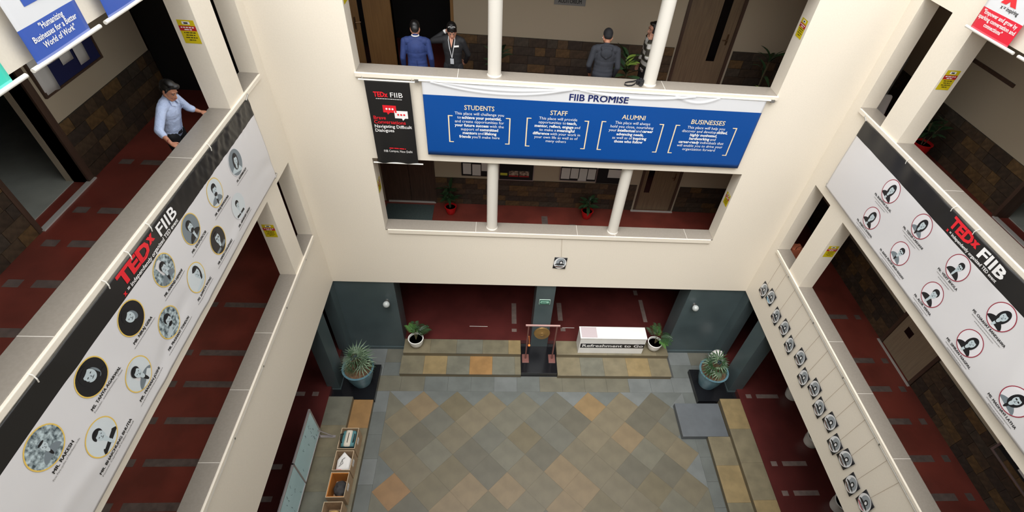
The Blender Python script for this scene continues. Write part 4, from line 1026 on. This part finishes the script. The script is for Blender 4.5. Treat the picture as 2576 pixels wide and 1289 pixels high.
o = G().box((-2.75, 1.55, F1), (-1.53, 2.20, F1+0.012), 0.004).build('door_mat', mat('teal_grey_mat', (72, 84, 82), .95, var=.1, scale=60)); tag(o, 'dark teal-grey door mat behind the lower back opening', 'mat')

def leafy(name, label, loc, pot_r, pot_h, potm, leaves, mesh, seed, stem_h, group=None, spread=0.9, up=0.6):
    rnd = random.Random(seed); root = thing(name, label, 'potted plant', loc, group=group)
    g = G(); pot_mesh(g, pot_r*.72, pot_r, pot_h, (0, 0, 0), .012, .012); g.build('pot', potm, root, smooth=True, world=False)
    G().lathe([(0, 0), (pot_r*.93, 0.0)], (0, 0, pot_h-.04), 20).build('soil', mat('dark_soil', (66, 52, 42)), root, world=False)
    ns = max(2, leaves//7); tops = []
    for k in range(ns):
        a = rnd.uniform(0, 6.3); tp = Vector((.10*math.cos(a)*spread, .10*math.sin(a)*spread, pot_h+stem_h*rnd.uniform(.7, 1))); tops.append(tp)
        G().tube([(0.02*math.cos(a), .02*math.sin(a), pot_h-.05), tp*0.6+Vector((0, 0, pot_h*.4)), tp], [.010, .008, .005], 6).build('stem', STEM, root, world=False)
    for k in range(leaves):
        tp = tops[k % ns]; t = rnd.uniform(.35, 1.0); a = k*2.4+rnd.uniform(-.4, .4)
        p = Vector((tp.x*t, tp.y*t, pot_h+(tp.z-pot_h)*t)); m = mesh[k % len(mesh)]
        part('leaf', m, root, p, (rnd.uniform(-.4, .4), -up*t+rnd.uniform(-.3, .35), a), (rnd.uniform(.75, 1.1),)*3)
    return root
BL = [blade_mesh(.30, .045, LEAFD), blade_mesh(.24, .05, LEAFD)]
BLL = [blade_mesh(.42, .05, LEAFD, bend=.2), blade_mesh(.36, .055, LEAFD, bend=.5), blade_mesh(.40, .045, LEAFD, bend=.3), blade_mesh(.26, .05, LEAFY, bend=.9), blade_mesh(.38, .05, LEAFD, bend=.4)]
leafy('red_pot_plant', 'bushy plant in a red pot by the lower back wall near the door mat', (-1.08, 1.90, F1), .14, .22, REDPOT, 26, BL, 3, .55, 'plants in red pots', 1.2)
leafy('red_pot_plant', 'bushy plant in a red pot by the lower back wall near the right column', (2.48, 1.92, F1), .15, .23, REDPOT, 22, BL, 5, .42, 'plants in red pots', 1.2)
leafy('red_pot_plant', 'tall broad-leaved plant in a red pot beside the man in the hooded sweatshirt', (2.56, 1.06, F2), .16, .55, REDPOT, 26, BLL, 7, .75, 'plants in red pots', 1.3, .9)
leafy('red_pot_plant', 'dark plant in a red pot in the upper right corridor', (8.25, -0.15, F2), .17, .34, REDPOT, 24, BL, 11, .5, 'plants in red pots', 1.2)
# tall arching plant in the corner of the upper back corridor with a small bright one in front
leafy('corner_plant', 'tall plant with arching dark leaves in the upper back right corner', (5.60, 1.80, F2), .13, .24, mat('terracotta', (120, 66, 46), .7), 10, [blade_mesh(.40, .035, LEAFD, bend=1.0)], 15, .95, None, .5, 1.0)
leafy('corner_plant', 'small bright green plant in a terracotta pot on the upper back floor', (5.45, 1.25, F2), .11, .36, mat('terracotta', (120, 66, 46)), 9, [blade_mesh(.20, .05, LEAFY, bend=.6)], 16, .16, None, .6, .7)

leafy('corner_plant', 'dark plant with long leaves half hidden behind the upper left column', (0.07, 1.75, F2), .14, .25, mat('terracotta', (120, 66, 46)), 14, [blade_mesh(.36, .04, LEAFD, bend=.4)], 18, .6, None, .8, .8)
# notice board on the left corridor wall
root = thing('notice_board', 'navy notice board with curling papers on the left corridor wall', 'notice board', (XWL, -1.1, 8.0))
G().box((XWL, -1.74, 8.02), (XWL+.025, -0.46, 8.95)).build('panel', mat('navy_felt', (24, 30, 78), .9), root)
for a, b in (((XWL, -1.78, 7.99), (XWL+.035, -1.74, 8.98)), ((XWL, -.46, 7.99), (XWL+.035, -.42, 8.98)), ((XWL, -1.74, 7.99), (XWL+.035, -.46, 8.02)), ((XWL, -1.74, 8.95), (XWL+.035, -.46, 8.98))): G().box(a, b).build('frame', WOODD, root)
for k, (a, b, c, d) in enumerate(((-1.76, -1.48, 8.0, 8.5), (-1.45, -1.10, 8.30, 8.62), (-1.22, -.98, 8.20, 8.45), (-.92, -.70, 8.08, 8.48), (-.74, -.50, 8.32, 8.6))):
    s = Sheet('x', None, None, (XWL+.032+.002*k, a, c), (0, 1, 0), (0, 0, 1), (1, 0, 0), b-a, d-c, lambda u, v: .012*abs(math.sin(4*v+u)))
    o = s.patch('paper', 0, 0, b-a, d-c, PAP, 0, 3, 4, parent=root, thick=.001); bpy.data.objects.remove(s.root)
# white framed board and cabinet at the end of the lower right corridor
root = thing('notice_board', 'steel framed notice board on the lower right corridor wall', 'notice board', (XWR, -5.6, 4.1))
G().box((XWR-.02, -6.3, 4.16), (XWR, -4.98, 5.2)).build('panel', CLOTHB, root)
for a, b in (((XWR-.035, -6.34, 4.12), (XWR, -6.3, 5.24)), ((XWR-.035, -4.98, 4.12), (XWR, -4.94, 5.24)), ((XWR-.035, -6.3, 4.12), (XWR, -4.98, 4.16))): G().box(a, b).build('frame', STEEL, root)
for a, c in ((-5.28, 4.34), (-5.62, 4.30), (-5.95, 4.36)): G().box((XWR-.024, a, c), (XWR-.0205, a+.22, c+.3)).build('paper', PAP, root)
# dark brown bar on the upper right corridor wall
o = G().box((XWR+.015, -.55, 8.42), (XWR+.04, .55, 8.48), .004).build('wall_rail', WOODD); tag(o, 'dark brown bar on the upper right corridor wall', 'rail')
# water dispenser with a blue bottle
root = thing('water_dispenser', 'white water dispenser with a blue bottle in the upper right corridor', 'water dispenser', (8.3, .55, F2))
G().box((8.14, .39, F2), (8.46, .71, F2+.72), .02).build('body', WHITEP, root)
g = G(); g.lathe([(.05, 0), (.06, .05), (.14, .10), (.14, .38), (.12, .42), (.0, .43)], (8.3, .55, F2+.70), 24); g.build('bottle', mat('blue_bottle', (30, 120, 170), .2), root, smooth=True)
G().box((8.2, .375, F2+.42), (8.4, .39, F2+.60)).build('tap_recess', CLOTHB, root)
# office clutter seen through the upper right slot
root = thing('filing_cabinet', 'grey filing cabinet seen through the upper right slot', 'cabinet', (7.9, 1.6, F2))
G().box((7.35, 1.35, F2), (8.2, 1.85, F2+1.32), .006).build('body', mat('cabinet_grey', (118, 118, 116), .4), root)
for k in range(3):
    d = G().box((7.38, 1.335, F2+.06+.42*k), (8.17, 1.352, F2+.45+.42*k), .004).build('drawer', mat('cabinet_grey_light', (138, 138, 135), .4), root)
    G().tube([(7.68, 1.335, F2+.28+.42*k), (7.68, 1.31, F2+.28+.42*k), (7.87, 1.31, F2+.28+.42*k), (7.87, 1.335, F2+.28+.42*k)], .007, 6).build('handle', STEEL, d)
root = thing('desk_printer', 'white printer on top of the filing cabinet', 'printer', (7.75, 1.6, F2+1.32))
G().box((7.5, 1.42, F2+1.32), (8.0, 1.78, F2+1.56), .02).build('body', WHITEP, root); G().box((7.56, 1.41, F2+1.38), (7.94, 1.425, F2+1.44)).build('slot', BLK, root)
o = G().box((8.04, 1.42, F2+1.32), (8.12, 1.75, F2+1.66), .004).build('ring_binder', mat('binder_ochre', (176, 128, 60), .5)); tag(o, 'ochre ring binder standing on the filing cabinet', 'binder')
root = thing('draped_chair', 'chair under a white dust sheet seen through the upper right slot', 'chair', (7.35, .25, F2))
g = G(); g.add([(-.25, -.25, 0), (.25, -.25, 0), (.25, .25, 0), (-.25, .25, 0), (-.24, -.24, .48), (.24, -.22, .47), (.23, .10, .52), (-.23, .10, .52), (-.2, .14, .98), (.2, .14, .96), (.2, .22, .96), (-.2, .22, .97)], [(0, 1, 5, 4), (1, 2, 10, 9, 6, 5), (3, 0, 4, 7, 8, 11), (4, 5, 6, 7), (7, 6, 9, 8), (8, 9, 10, 11), (2, 3, 11, 10)])
o = g.build('dust_sheet', mat('white_cloth', (226, 222, 218)), root, world=False); md = o.modifiers.new('soft', 'BEVEL'); md.width = .04; md.segments = 3
# orange carrier bag through the lower right slot
root = thing('carrier_bag', 'terracotta paper carrier bag seen through the lower right slot', 'bag', (7.05, .05, 4.15))
TERR = mat('terracotta_paper', (198, 112, 80), .7)
G().box((6.93, -.20, 4.0), (7.20, .02, 4.35), .006).build('body', TERR, root)
for yy in (-.195, .012): G().tube([(7.0, yy, 4.34), (7.0, yy, 4.42), (7.06, yy, 4.46), (7.12, yy, 4.42), (7.12, yy, 4.34)], .006, 6).build('handle', BLK, root)
root = thing('corridor_table', 'small dark table under the terracotta bag in the lower right corridor', 'table', (7.15, 0, F1))
G().box((6.88, -.35, F1+.56), (7.5, .35, F1+.60), .006).build('top', WOODD, root)
for a in (6.92, 7.42):
    for b in (-.30, .28): G().box((a, b, F1), (a+.04, b+.04, F1+.56)).build('leg', WOODD, root)

# camera with its strap on the upper sill
root = thing('camera', 'black camera with a looped strap on the upper back sill', 'camera', (2.56, .13, Z2))
G().box((2.50, .11, Z2), (2.63, .17, Z2+.085), .012).box((2.54, .12, Z2+.08), (2.59, .165, Z2+.11), .008).build('body', PD, root)
gm = G(); gm.lathe([(.033, 0), (.036, .03), (.034, .07), (.028, .072), (.0, .06)], (0, 0, 0), 20); gm.v = [Vector((2.565, .11, Z2+.042))+Vector((v.x, -v.z, v.y)) for v in gm.v]; gm.build('lens', PD, root, smooth=True)
g = G(); pts = [(2.50, .13, Z2+.06), (2.46, .09, Z2+.012), (2.40, .045, Z2+.006), (2.33, .03, Z2+.006), (2.28, .06, Z2+.006), (2.30, .13, Z2+.006), (2.36, .17, Z2+.006), (2.44, .19, Z2+.01), (2.52, .165, Z2+.05)]
for k in range(len(pts)-1):
    a, b = Vector(pts[k]), Vector(pts[k+1]); g.add([a+Vector((0, 0, -.004)), b+Vector((0, 0, -.004)), b+Vector((0, 0, .022)), a+Vector((0, 0, .022))], [(0, 1, 2, 3)])
o = g.build('strap', PD, root); md = o.modifiers.new('thickness', 'SOLIDIFY'); md.thickness = .006
# ------------------------------------------------------------------ people
SKIN = mat('skin_brown', (172, 118, 92), 0.5, rgb2=(180, 126, 98), scale=9); SKINF = mat('skin_fair_brown', (190, 136, 112), 0.5)
HAIR = mat('black_hair', (16, 14, 14), 0.38); EYEW = mat('eye_white', (150, 132, 122), .4); LIP = mat('lip', (142, 78, 70), .5)
def skin_over(name, g, m, parent, voxel=0.008, smooth=4, fac=0.5):
    """closes the gathered volumes into one continuous skin"""
    me = g.mesh(name+'_raw', m); o = bpy.data.objects.new('tmp', me); COL.objects.link(o)
    rm = o.modifiers.new('r', 'REMESH'); rm.mode = 'VOXEL'; rm.voxel_size = voxel; rm.use_smooth_shade = True
    sm = o.modifiers.new('s', 'SMOOTH'); sm.factor = fac; sm.iterations = smooth
    bpy.context.view_layer.update(); dg = bpy.context.evaluated_depsgraph_get()
    out = bpy.data.meshes.new_from_object(o.evaluated_get(dg)); out.name = name
    bpy.data.objects.remove(o); bpy.data.meshes.remove(me)
    if not out.materials:
        for x in (m if isinstance(m, (list, tuple)) else [m]): out.materials.append(x)
    out.polygons.foreach_set('use_smooth', [True]*len(out.polygons))
    ob = bpy.data.objects.new(name, out); COL.objects.link(ob); ob.parent = parent; WM[ob.name] = wm(parent)
    return ob
def hand(g, w, d, lat, n, curl=0.35, s=1.0, spread=0.0):
    """palm, four fingers of unequal length and a thumb leaving the side of the palm; lat points to the thumb side, n out of the back of the hand"""
    w = Vector(w); d = Vector(d).normalized(); lat = Vector(lat); lat = (lat-d*lat.dot(d)).normalized(); n = d.cross(lat) if Vector(n).dot(d.cross(lat)) > 0 else -d.cross(lat)
    R = Matrix((lat, d, n)).transposed()
    g.ell(w+d*0.047*s, (0.041*s, 0.054*s, 0.017*s), 12, 8, R)
    for k, (o, l) in enumerate(((0.030, .070), (0.010, .080), (-0.011, .074), (-0.031, .058))):
        b = w+d*0.085*s+lat*o*s; dd = (d+lat*spread*o*8).normalized()
        k1 = (dd*math.cos(curl*.5)-n*math.sin(curl*.5)).normalized(); k2 = (dd*math.cos(curl*1.5)-n*math.sin(curl*1.5)).normalized(); k3 = (dd*math.cos(curl*2.4)-n*math.sin(curl*2.4)).normalized()
        p1 = b+k1*l*.42*s; p2 = p1+k2*l*.33*s; p3 = p2+k3*l*.25*s
        g.cap(b-dd*.02*s, .0105*s, p1, .0095*s, 8); g.cap(p1, .0095*s, p2, .0088*s, 8); g.cap(p2, .0088*s, p3, .0078*s, 8)
    t0 = w+d*0.022*s+lat*0.028*s; t1 = t0+(d*.55+lat*.8-n*.15).normalized()*.040*s; t2 = t1+(d*.9+lat*.35-n*.3).normalized()*.032*s
    g.cap(t0, .015*s, t1, .0125*s, 8); g.cap(t1, .0125*s, t2, .0095*s, 8)

def person(label, loc, rz, H, arms, lean=0.0, bow=0.0, yaw=0.0, top=None, trousers=None, skin=SKIN, sleeve=1.0, hair='short', hand_dir=None, waist=1.0, coat=False, shoulder=0.185, headroll=0.0, twist=0.0):
    s = H/1.68
    root = thing('person', label, 'person', loc, rz, scale=s)
    Rl = Matrix.Rotation(-lean, 3, 'X') @ Matrix.Rotation(twist, 3, 'Z'); piv = Vector((0, 0, .95))
    up = lambda p: piv+Rl @ (Vector(p)-piv)
    neck = up((0, .0, 1.46))
    Rh = Rl @ Matrix.Rotation(yaw, 3, 'Z') @ Matrix.Rotation(-bow, 3, 'X') @ Matrix.Rotation(headroll, 3, 'Y')
    hd = lambda p: neck+Rh @ (Vector((0, .015, .115))+Vector(p))
    # ---- body: one continuous skin
    g = G()
    def torso(g, e):
        g.ell(up((0, 0, .95)), (.158*waist+e, .108+e, .13+e), 18, 12, Rl); g.ell(up((0, 0, 1.09)), (.146*waist+e, .10+e, .15+e), 18, 12, Rl)
        g.ell(up((0, -.005, 1.26)), (.172+e, .115+e, .17+e), 18, 12, Rl)
        g.ell(up((0, 0, 1.02)), (.153*waist+e, .105+e, .16+e), 18, 12, Rl); g.ell(up((0, -.003, 1.17)), (.160*(waist+1)/2+e, .109+e, .17+e), 18, 12, Rl)
        g.ell(up((0, 0, 1.10)), (.150*waist+e, .103+e, .26+e), 18, 12, Rl)
        g.cap(up((-shoulder+.045, -.01, 1.375)), .058+e, up((shoulder-.045, -.01, 1.375)), .058+e)
        g.cap(up((-.09, -.02, 1.40)), .05+e*.8, up((.09, -.02, 1.40)), .05+e*.8)
    torso(g, 0.0)
    g.cap(up((0, -.012, 1.40)), .056, hd((0, -.02, -.06)), .050)
    g.ell(hd((0, -.012, .030)), (.077, .096, .098), 20, 14, Rh); g.ell(hd((0, .026, -.035)), (.061, .066, .082), 18, 12, Rh)
    g.cap(hd((-.02, .062, -.098)), .024, hd((.02, .062, -.098)), .024, 10)
    g.cap(hd((-.035, .045, -.085)), .024, hd((-.058, -.01, -.05)), .022, 8); g.cap(hd((.035, .045, -.085)), .024, hd((.058, -.01, -.05)), .022, 8)
    g.cap(hd((0, .086, .012)), .008, hd((0, .108, -.030)), .0135, 8); g.cap(hd((-.013, .096, -.036)), .008, hd((.013, .096, -.036)), .008, 8)
    g.cap(hd((-.035, .078, .030)), .011, hd((.035, .078, .030)), .011, 8)
    g.cap(hd((-.018, .088, -.066)), .008, hd((.018, .088, -.066)), .008, 8)
    for sx in (-1, 1): g.ell(hd((sx*.078, -.008, -.012)), (.011, .022, .034), 10, 8, Rh)
    legs = [((sx*.088, 0, .90), .088, (sx*.095, .02, .50), .056, (sx*.095, -.015, .09), .040) for sx in (-1, 1)]
    for h0, r0, k0, r1, a0, r2 in legs: g.cap(h0, r0, k0, r1); g.cap(k0, r1*1.02, a0, r2); g.cap((a0[0], -.05, .05), .036, (a0[0]*1.1, .13, .035), .034)
    A_ = []
    for sx, el, wr, hdir, hlat, hn, curl in arms:
        sh = up((sx*shoulder, -.01, 1.365)); el = Vector(el); wr = Vector(wr); A_.append((sh, el, wr))
        g.cap(sh, .050, el, .038); g.cap(el, .039, wr, .026); hand(g, wr, hdir, hlat, hn, curl)
    body = skin_over('body', g, skin, root, .0065, 3, .4)
    # ---- face
    for sx in (-1, 1):
        e = G().ell(hd((sx*.031, .080, .004)), (.013, .009, .006), 10, 8, Rh).build('eye', EYEW, body, smooth='all', world=False)
        G().ell(hd((sx*.031, .0885, .004)), (.0075, .004, .006), 8, 6, Rh).build('iris', HAIR, e, smooth='all', world=False)
        G().cap(hd((sx*.014, .092, .030)), .004, hd((sx*.050, .080, .030)), .0035, 6).build('eyebrow', HAIR, body, smooth='all', world=False)
    G().cap(hd((-.019, .0955, -.066)), .0055, hd((.019, .0955, -.066)), .0055, 8).build('lips', LIP, body, smooth='all', world=False)
    # ---- hair
    if hair in ('short', 'quiff', 'tied'):
        h = G(); h.ell(hd((0, -.028, .050)), (.086, .100, .092), 20, 14, Rh); h.ell(hd((0, -.060, .0)), (.076, .062, .085), 16, 12, Rh)
        h.ell(hd((0, .040, .105)), (.062, .045, .030), 14, 10, Rh)
        for sx in (-1, 1): h.cap(hd((sx*.074, .020, .045)), .014, hd((sx*.076, .012, -.005)), .010, 8)
        if hair == 'quiff': h.ell(hd((-.02, .055, .112)), (.060, .048, .034), 14, 10, Rh); h.ell(hd((.01, .0, .132)), (.062, .075, .030), 14, 10, Rh)
        if hair == 'tied': h.ell(hd((0, -.115, .01)), (.045, .04, .045), 12, 10, Rh); h.ell(hd((0, -.02, .055)), (.090, .108, .094), 18, 12, Rh)
        skin_over('hair', h, HAIR, body, .007, 3)
    # ---- clothes
    if top:
        t = G(); torso(t, .014)
        for (sh, el, wr) in A_:
            if sleeve >= 1.0: t.cap(sh, .062, el, .052); t.cap(el, .052, el.lerp(wr, .93), .041)
            else: t.cap(sh, .062, el, .055); t.cap(el, .055, el.lerp(wr, sleeve), .050)
        if coat: t.cap(up((-.10, 0, .86)), .085, up((.10, 0, .86)), .085); t.cap(up((-.10, 0, .80)), .078, up((.10, 0, .80)), .078)
        else: t.cap(up((-.09, 0, .90)), .092, up((.09, 0, .90)), .092)
        t.cap(up((0, -.012, 1.41)), .067, up((0, -.004, 1.455)), .058)
        tp = skin_over('top', t, top, root, .008, 9)
    else: tp = None
    if trousers:
        t = G(); t.cap((-.07, 0, .93), .105, (.07, 0, .93), .105)
        for h0, r0, k0, r1, a0, r2 in legs: t.cap(h0, r0+.012, k0, r1+.018); t.cap(k0, r1+.018, (a0[0], a0[1], .10), r2+.022)
        skin_over('trousers', t, trousers, root, .010, 4)
        for h0, r0, k0, r1, a0, r2 in legs: skin_over('shoe', G().cap((a0[0], -.055, .05), .046, (a0[0]*1.1, .14, .042), .042), BLK, root, .009, 3)
    return dict(root=root, body=body, top=tp, up=up, hd=hd, Rh=Rh, Rl=Rl, arms=A_)

# --- man in the pale blue shirt leaning on the left sill (faces the court, +x)
SHIRT = mat('pale_blue_shirt', (176, 190, 222), 0.7, rgb2=(184, 198, 228), scale=14, bump=.9); TRB = mat('black_trousers', (22, 22, 25), .7)
Mn = person('man in a pale blue shirt leaning both hands on the left balcony sill', (-4.40, -1.93, F2), -PI/2, 1.63,
    [(1, (.42, .10, 1.16), (.535, .255, 1.052), (.25, .85, -.25), (-.8, .25, 0), (0, 0, 1), .25), (-1, (-.30, .16, 1.13), (-.345, .275, 1.052), (-.3, .85, -.25), (.8, .25, 0), (0, 0, 1), .25)],
    lean=.30, bow=.22, yaw=-.35, top=SHIRT, trousers=TRB, sleeve=.35, hair='quiff')
up, tp = Mn['up'], Mn['top']
g = G()
for sx in (-1, 1): g.add([up((sx*.012, .082, 1.425)), up((sx*.075, .055, 1.452)), up((sx*.085, .078, 1.395)), up((sx*.035, .118, 1.375))], [(0, 1, 2, 3)])
o = g.build('collar', SHIRT, tp, world=False); md = o.modifiers.new('t', 'SOLIDIFY'); md.thickness = .008
G().tube([up((0, .128, 1.38)), up((0, .140, 1.27)), up((0, .125, 1.10)), up((0, .130, .95))], .004, 6).build('placket', mat('shirt_seam', (140, 154, 190), .7), tp, world=False)
G().tube([up((-.05, .130, 1.30)), up((-.11, .112, 1.30))], .004, 6).build('pocket_edge', mat('shirt_seam', (140, 154, 190)), tp, world=False)
G().lathe([(.128, 0), (.132, .01), (.132, .03), (.128, .04)], (0, 0, .915), 28).build('belt', PD, Mn['root'], smooth=True, world=False)
sh, el, wr = Mn['arms'][0]
G().tube([wr+Vector((.03*math.cos(a), .0, .03*math.sin(a))) + (el-wr).normalized()*.03 for a in [k*PI/6 for k in range(13)]], .004, 6).build('wrist_thread', mat('maroon_thread', (120, 30, 34), .7), Mn['body'], world=False)

# --- man in the blue suit, seen from behind
SUIT = mat('blue_suit', (33, 52, 104), .75, rgb2=(29, 46, 95), scale=10, bump=.5)
Bm = person('man in a blue suit seen from behind at the upper back opening', (-1.36, .62, F2), math.radians(4), 1.61,
    [(1, (.255, -.03, 1.09), (.262, .05, .85), (0, .15, -1), (0, .9, 0), (1, 0, 0), .4), (-1, (-.255, -.03, 1.09), (-.262, .05, .85), (0, .15, -1), (0, .9, 0), (-1, 0, 0), .4)],
    lean=.06, bow=.50, top=SUIT, trousers=SUIT, coat=True, shoulder=.205, waist=1.08)
up = Bm['up']
G().tube([up((.062*math.cos(a), -.008+.062*math.sin(a), 1.468)) for a in [k*PI/8 for k in range(17)]], .010, 8).build('shirt_collar', WHT, Bm['top'], smooth=True, world=False)
G().tube([up((.0, -.128, 1.08)), up((.0, -.118, .95)), up((0, -.108, .80))], .003, 5).build('back_vent', mat('suit_seam', (22, 36, 84), .8), Bm['top'], world=False)
for sx in (-1, 1):
    sh, el, wr = Bm['arms'][0 if sx > 0 else 1]; G().cap(el.lerp(wr, .90), .040, el.lerp(wr, .97), .038).build('cuff', WHT, Bm['top'], smooth='all', world=False)

# --- woman in the black suit facing the court
BSUIT = mat('black_suit', (26, 26, 29), .75)
Wm = person('woman in a black suit with a lanyard looking down, hand raised to her head', (-.74, .74, F2), PI+math.radians(-4), 1.63,
    [(1, (.37, -.04, 1.31), (.135, -.11, 1.47), (-.55, .1, .6), (0, 1, 0), (.5, -.8, 0), .5), (-1, (-.27, -.06, 1.12), (-.20, -.17, .93), (.8, -.2, -.4), (0, 0, 1), (0, -1, 0), .4)],
    lean=.04, bow=.42, yaw=.15, top=BSUIT, trousers=BSUIT, coat=True, shoulder=.175, hair='tied', skin=SKINF, waist=.95)
up, hd, tp = Wm['up'], Wm['hd'], Wm['top']
g = G().add([up((-.038, .085, 1.452)), up((.038, .085, 1.452)), up((.0, .142, 1.30))], [(0, 2, 1)]); o = g.build('neckline', SKINF, tp, world=False); md = o.modifiers.new('t', 'SOLIDIFY'); md.thickness = .012
LAN = mat('lanyard_white', (206, 206, 208), .6)
for sx in (-1, 1): G().tube([up((sx*.055, .04, 1.462)), up((sx*.058, .098, 1.41)), up((sx*.035, .142, 1.28)), up((0.0, .142, 1.12))], .006, 6).build('lanyard', LAN, tp, world=False)
G().obox(up((0, .146, 1.06)), (.032, .004, .048), Wm['Rl']).build('id_badge', mat('badge_plastic', (176, 178, 182), .3), tp, world=False)
G().obox(up((-.085, .125, 1.325)), (.045, .004, .014), Wm['Rl'] @ Matrix.Rotation(.35, 3, 'Z')).build('name_tag', WHT, tp, world=False)
g = G()
for sx in (-1, 1):
    c = Vector((sx*.034, .050, .128)); pts = [hd(c+Vector((.027*math.cos(a), .012*math.sin(a), .022*math.sin(a)))) for a in [k*PI/8 for k in range(17)]]; g.tube(pts, .005, 6)
g.tube([hd((-.008, .052, .130)), hd((.008, .052, .130))], .004, 6)
g.build('glasses_on_head', mat('silver_glasses', (205, 205, 205), .3), Wm['body'], smooth=True, world=False)
sh, el, wr = Wm['arms'][0]; G().cap(el.lerp(wr, .90), .041, el.lerp(wr, .97), .039).build('cuff', WHT, tp, smooth='all', world=False)

# --- man in the grey hooded sweatshirt and cap, seen from behind
HOOD = mat('slate_grey_sweatshirt', (46, 48, 55), .85, rgb2=(41, 43, 50), scale=10, bump=.5)
Hm = person('man in a grey hooded sweatshirt and black cap seen from behind', (1.97, .64, F2), math.radians(-3), 1.68,
    [(1, (.255, -.02, 1.09), (.225, .10, .88), (-.1, .5, -.8), (0, .8, .3), (1, 0, 0), .4), (-1, (-.27, -.02, 1.09), (-.23, .13, .91), (.1, .6, -.7), (0, .8, .3), (-1, 0, 0), .4)],
    lean=.06, bow=.30, top=HOOD, trousers=TRB, shoulder=.205, waist=1.12, hair=None)
up, hd = Hm['up'], Hm['hd']
h = G().ell(up((0, -.125, 1.335)), (.105, .035, .085), 16, 12, Hm['Rl']).cap(up((-.08, -.085, 1.41)), .030, up((0, -.125, 1.27)), .034).cap(up((.08, -.085, 1.41)), .030, up((0, -.125, 1.27)), .034).cap(up((-.08, -.07, 1.42)), .028, up((.08, -.07, 1.42)), .028)
skin_over('hood', h, mat('slate_grey_hood', (39, 41, 48), .85), Hm['top'], .008, 3)
c = G().ell(hd((0, -.014, .048)), (.086, .104, .092), 20, 14, Hm['Rh']); c.cap(hd((-.05, .10, .05)), .014, hd((.05, .10, .05)), .014); c.cap(hd((-.04, .14, .045)), .010, hd((.04, .14, .045)), .010); c.ell(hd((0, -.05, .01)), (.078, .065, .06), 16, 10, Hm['Rh'])
skin_over('cap', c, mat('black_cap', (24, 23, 26), .8), Hm['body'], .007, 3)
for sx in (-1, 1): G().ell(hd((sx*.086, .008, -.022)), (.008, .008, .012), 10, 8).build('earphone', WHT, Hm['body'], smooth='all', world=False)

# --- man in the striped sweater on the phone, in profile
STRIPE = bpy.data.materials.new('striped_sweater'); STRIPE.use_nodes = True
nt = STRIPE.node_tree; b = nt.nodes['Principled BSDF']; b.inputs['Roughness'].default_value = .85
tc = nt.nodes.new('ShaderNodeTexCoord'); wv = nt.nodes.new('ShaderNodeTexWave'); wv.bands_direction = 'Z'; wv.inputs['Scale'].default_value = 1.75; wv.inputs['Distortion'].default_value = .6; wv.inputs['Detail Scale'].default_value = .6
rp = nt.nodes.new('ShaderNodeValToRGB'); rp.color_ramp.interpolation = 'CONSTANT'; rp.color_ramp.elements[0].color = lin((52, 46, 38)); rp.color_ramp.elements[1].position = .66; rp.color_ramp.elements[1].color = lin((196, 192, 186))
e = rp.color_ramp.elements.new(.42); e.color = lin((84, 82, 62))
nt.links.new(tc.outputs['Object'], wv.inputs['Vector']); nt.links.new(wv.outputs['Color'], rp.inputs[0]); nt.links.new(rp.outputs[0], b.inputs['Base Color'])
Ph = person('man in a striped sweater talking on a phone behind the right column', (2.93, 1.22, F2), PI/2+math.radians(12), 1.67,
    [(1, (.26, -.02, 1.10), (.25, .06, .88), (0, .2, -1), (0, 1, 0), (1, 0, 0), .4), (-1, (-.26, .17, 1.18), (-.135, .125, 1.43), (.25, -.25, 1.0), (0, .9, .2), (-1, 0, 0), .75)],
    lean=.02, bow=.05, top=STRIPE, trousers=TRB, skin=SKINF, shoulder=.195, waist=1.1)
hd = Ph['hd']
sh, el, wr = Ph['arms'][1]
Ro = Ph['Rh'] @ Matrix.Rotation(.25, 3, 'X')
G().obox(hd((-.094, .030, -.035)), (.006, .036, .072), Ro).build('phone', PD, Ph['body'], world=False)
up = Ph['up']
G().cap(up((-.085, 0, .845)), .098, up((.085, 0, .845)), .098).build('shirt_hem', WHT, Ph['root'], smooth='all', world=False)
g = G()
for sx in (-1, 1): g.add([up((sx*.012, .080, 1.425)), up((sx*.07, .055, 1.458)), up((sx*.08, .085, 1.40)), up((sx*.03, .122, 1.36))], [(0, 1, 2, 3)])
o = g.build('shirt_collar', WHT, Ph['top'], world=False); md = o.modifiers.new('t', 'SOLIDIFY'); md.thickness = .008
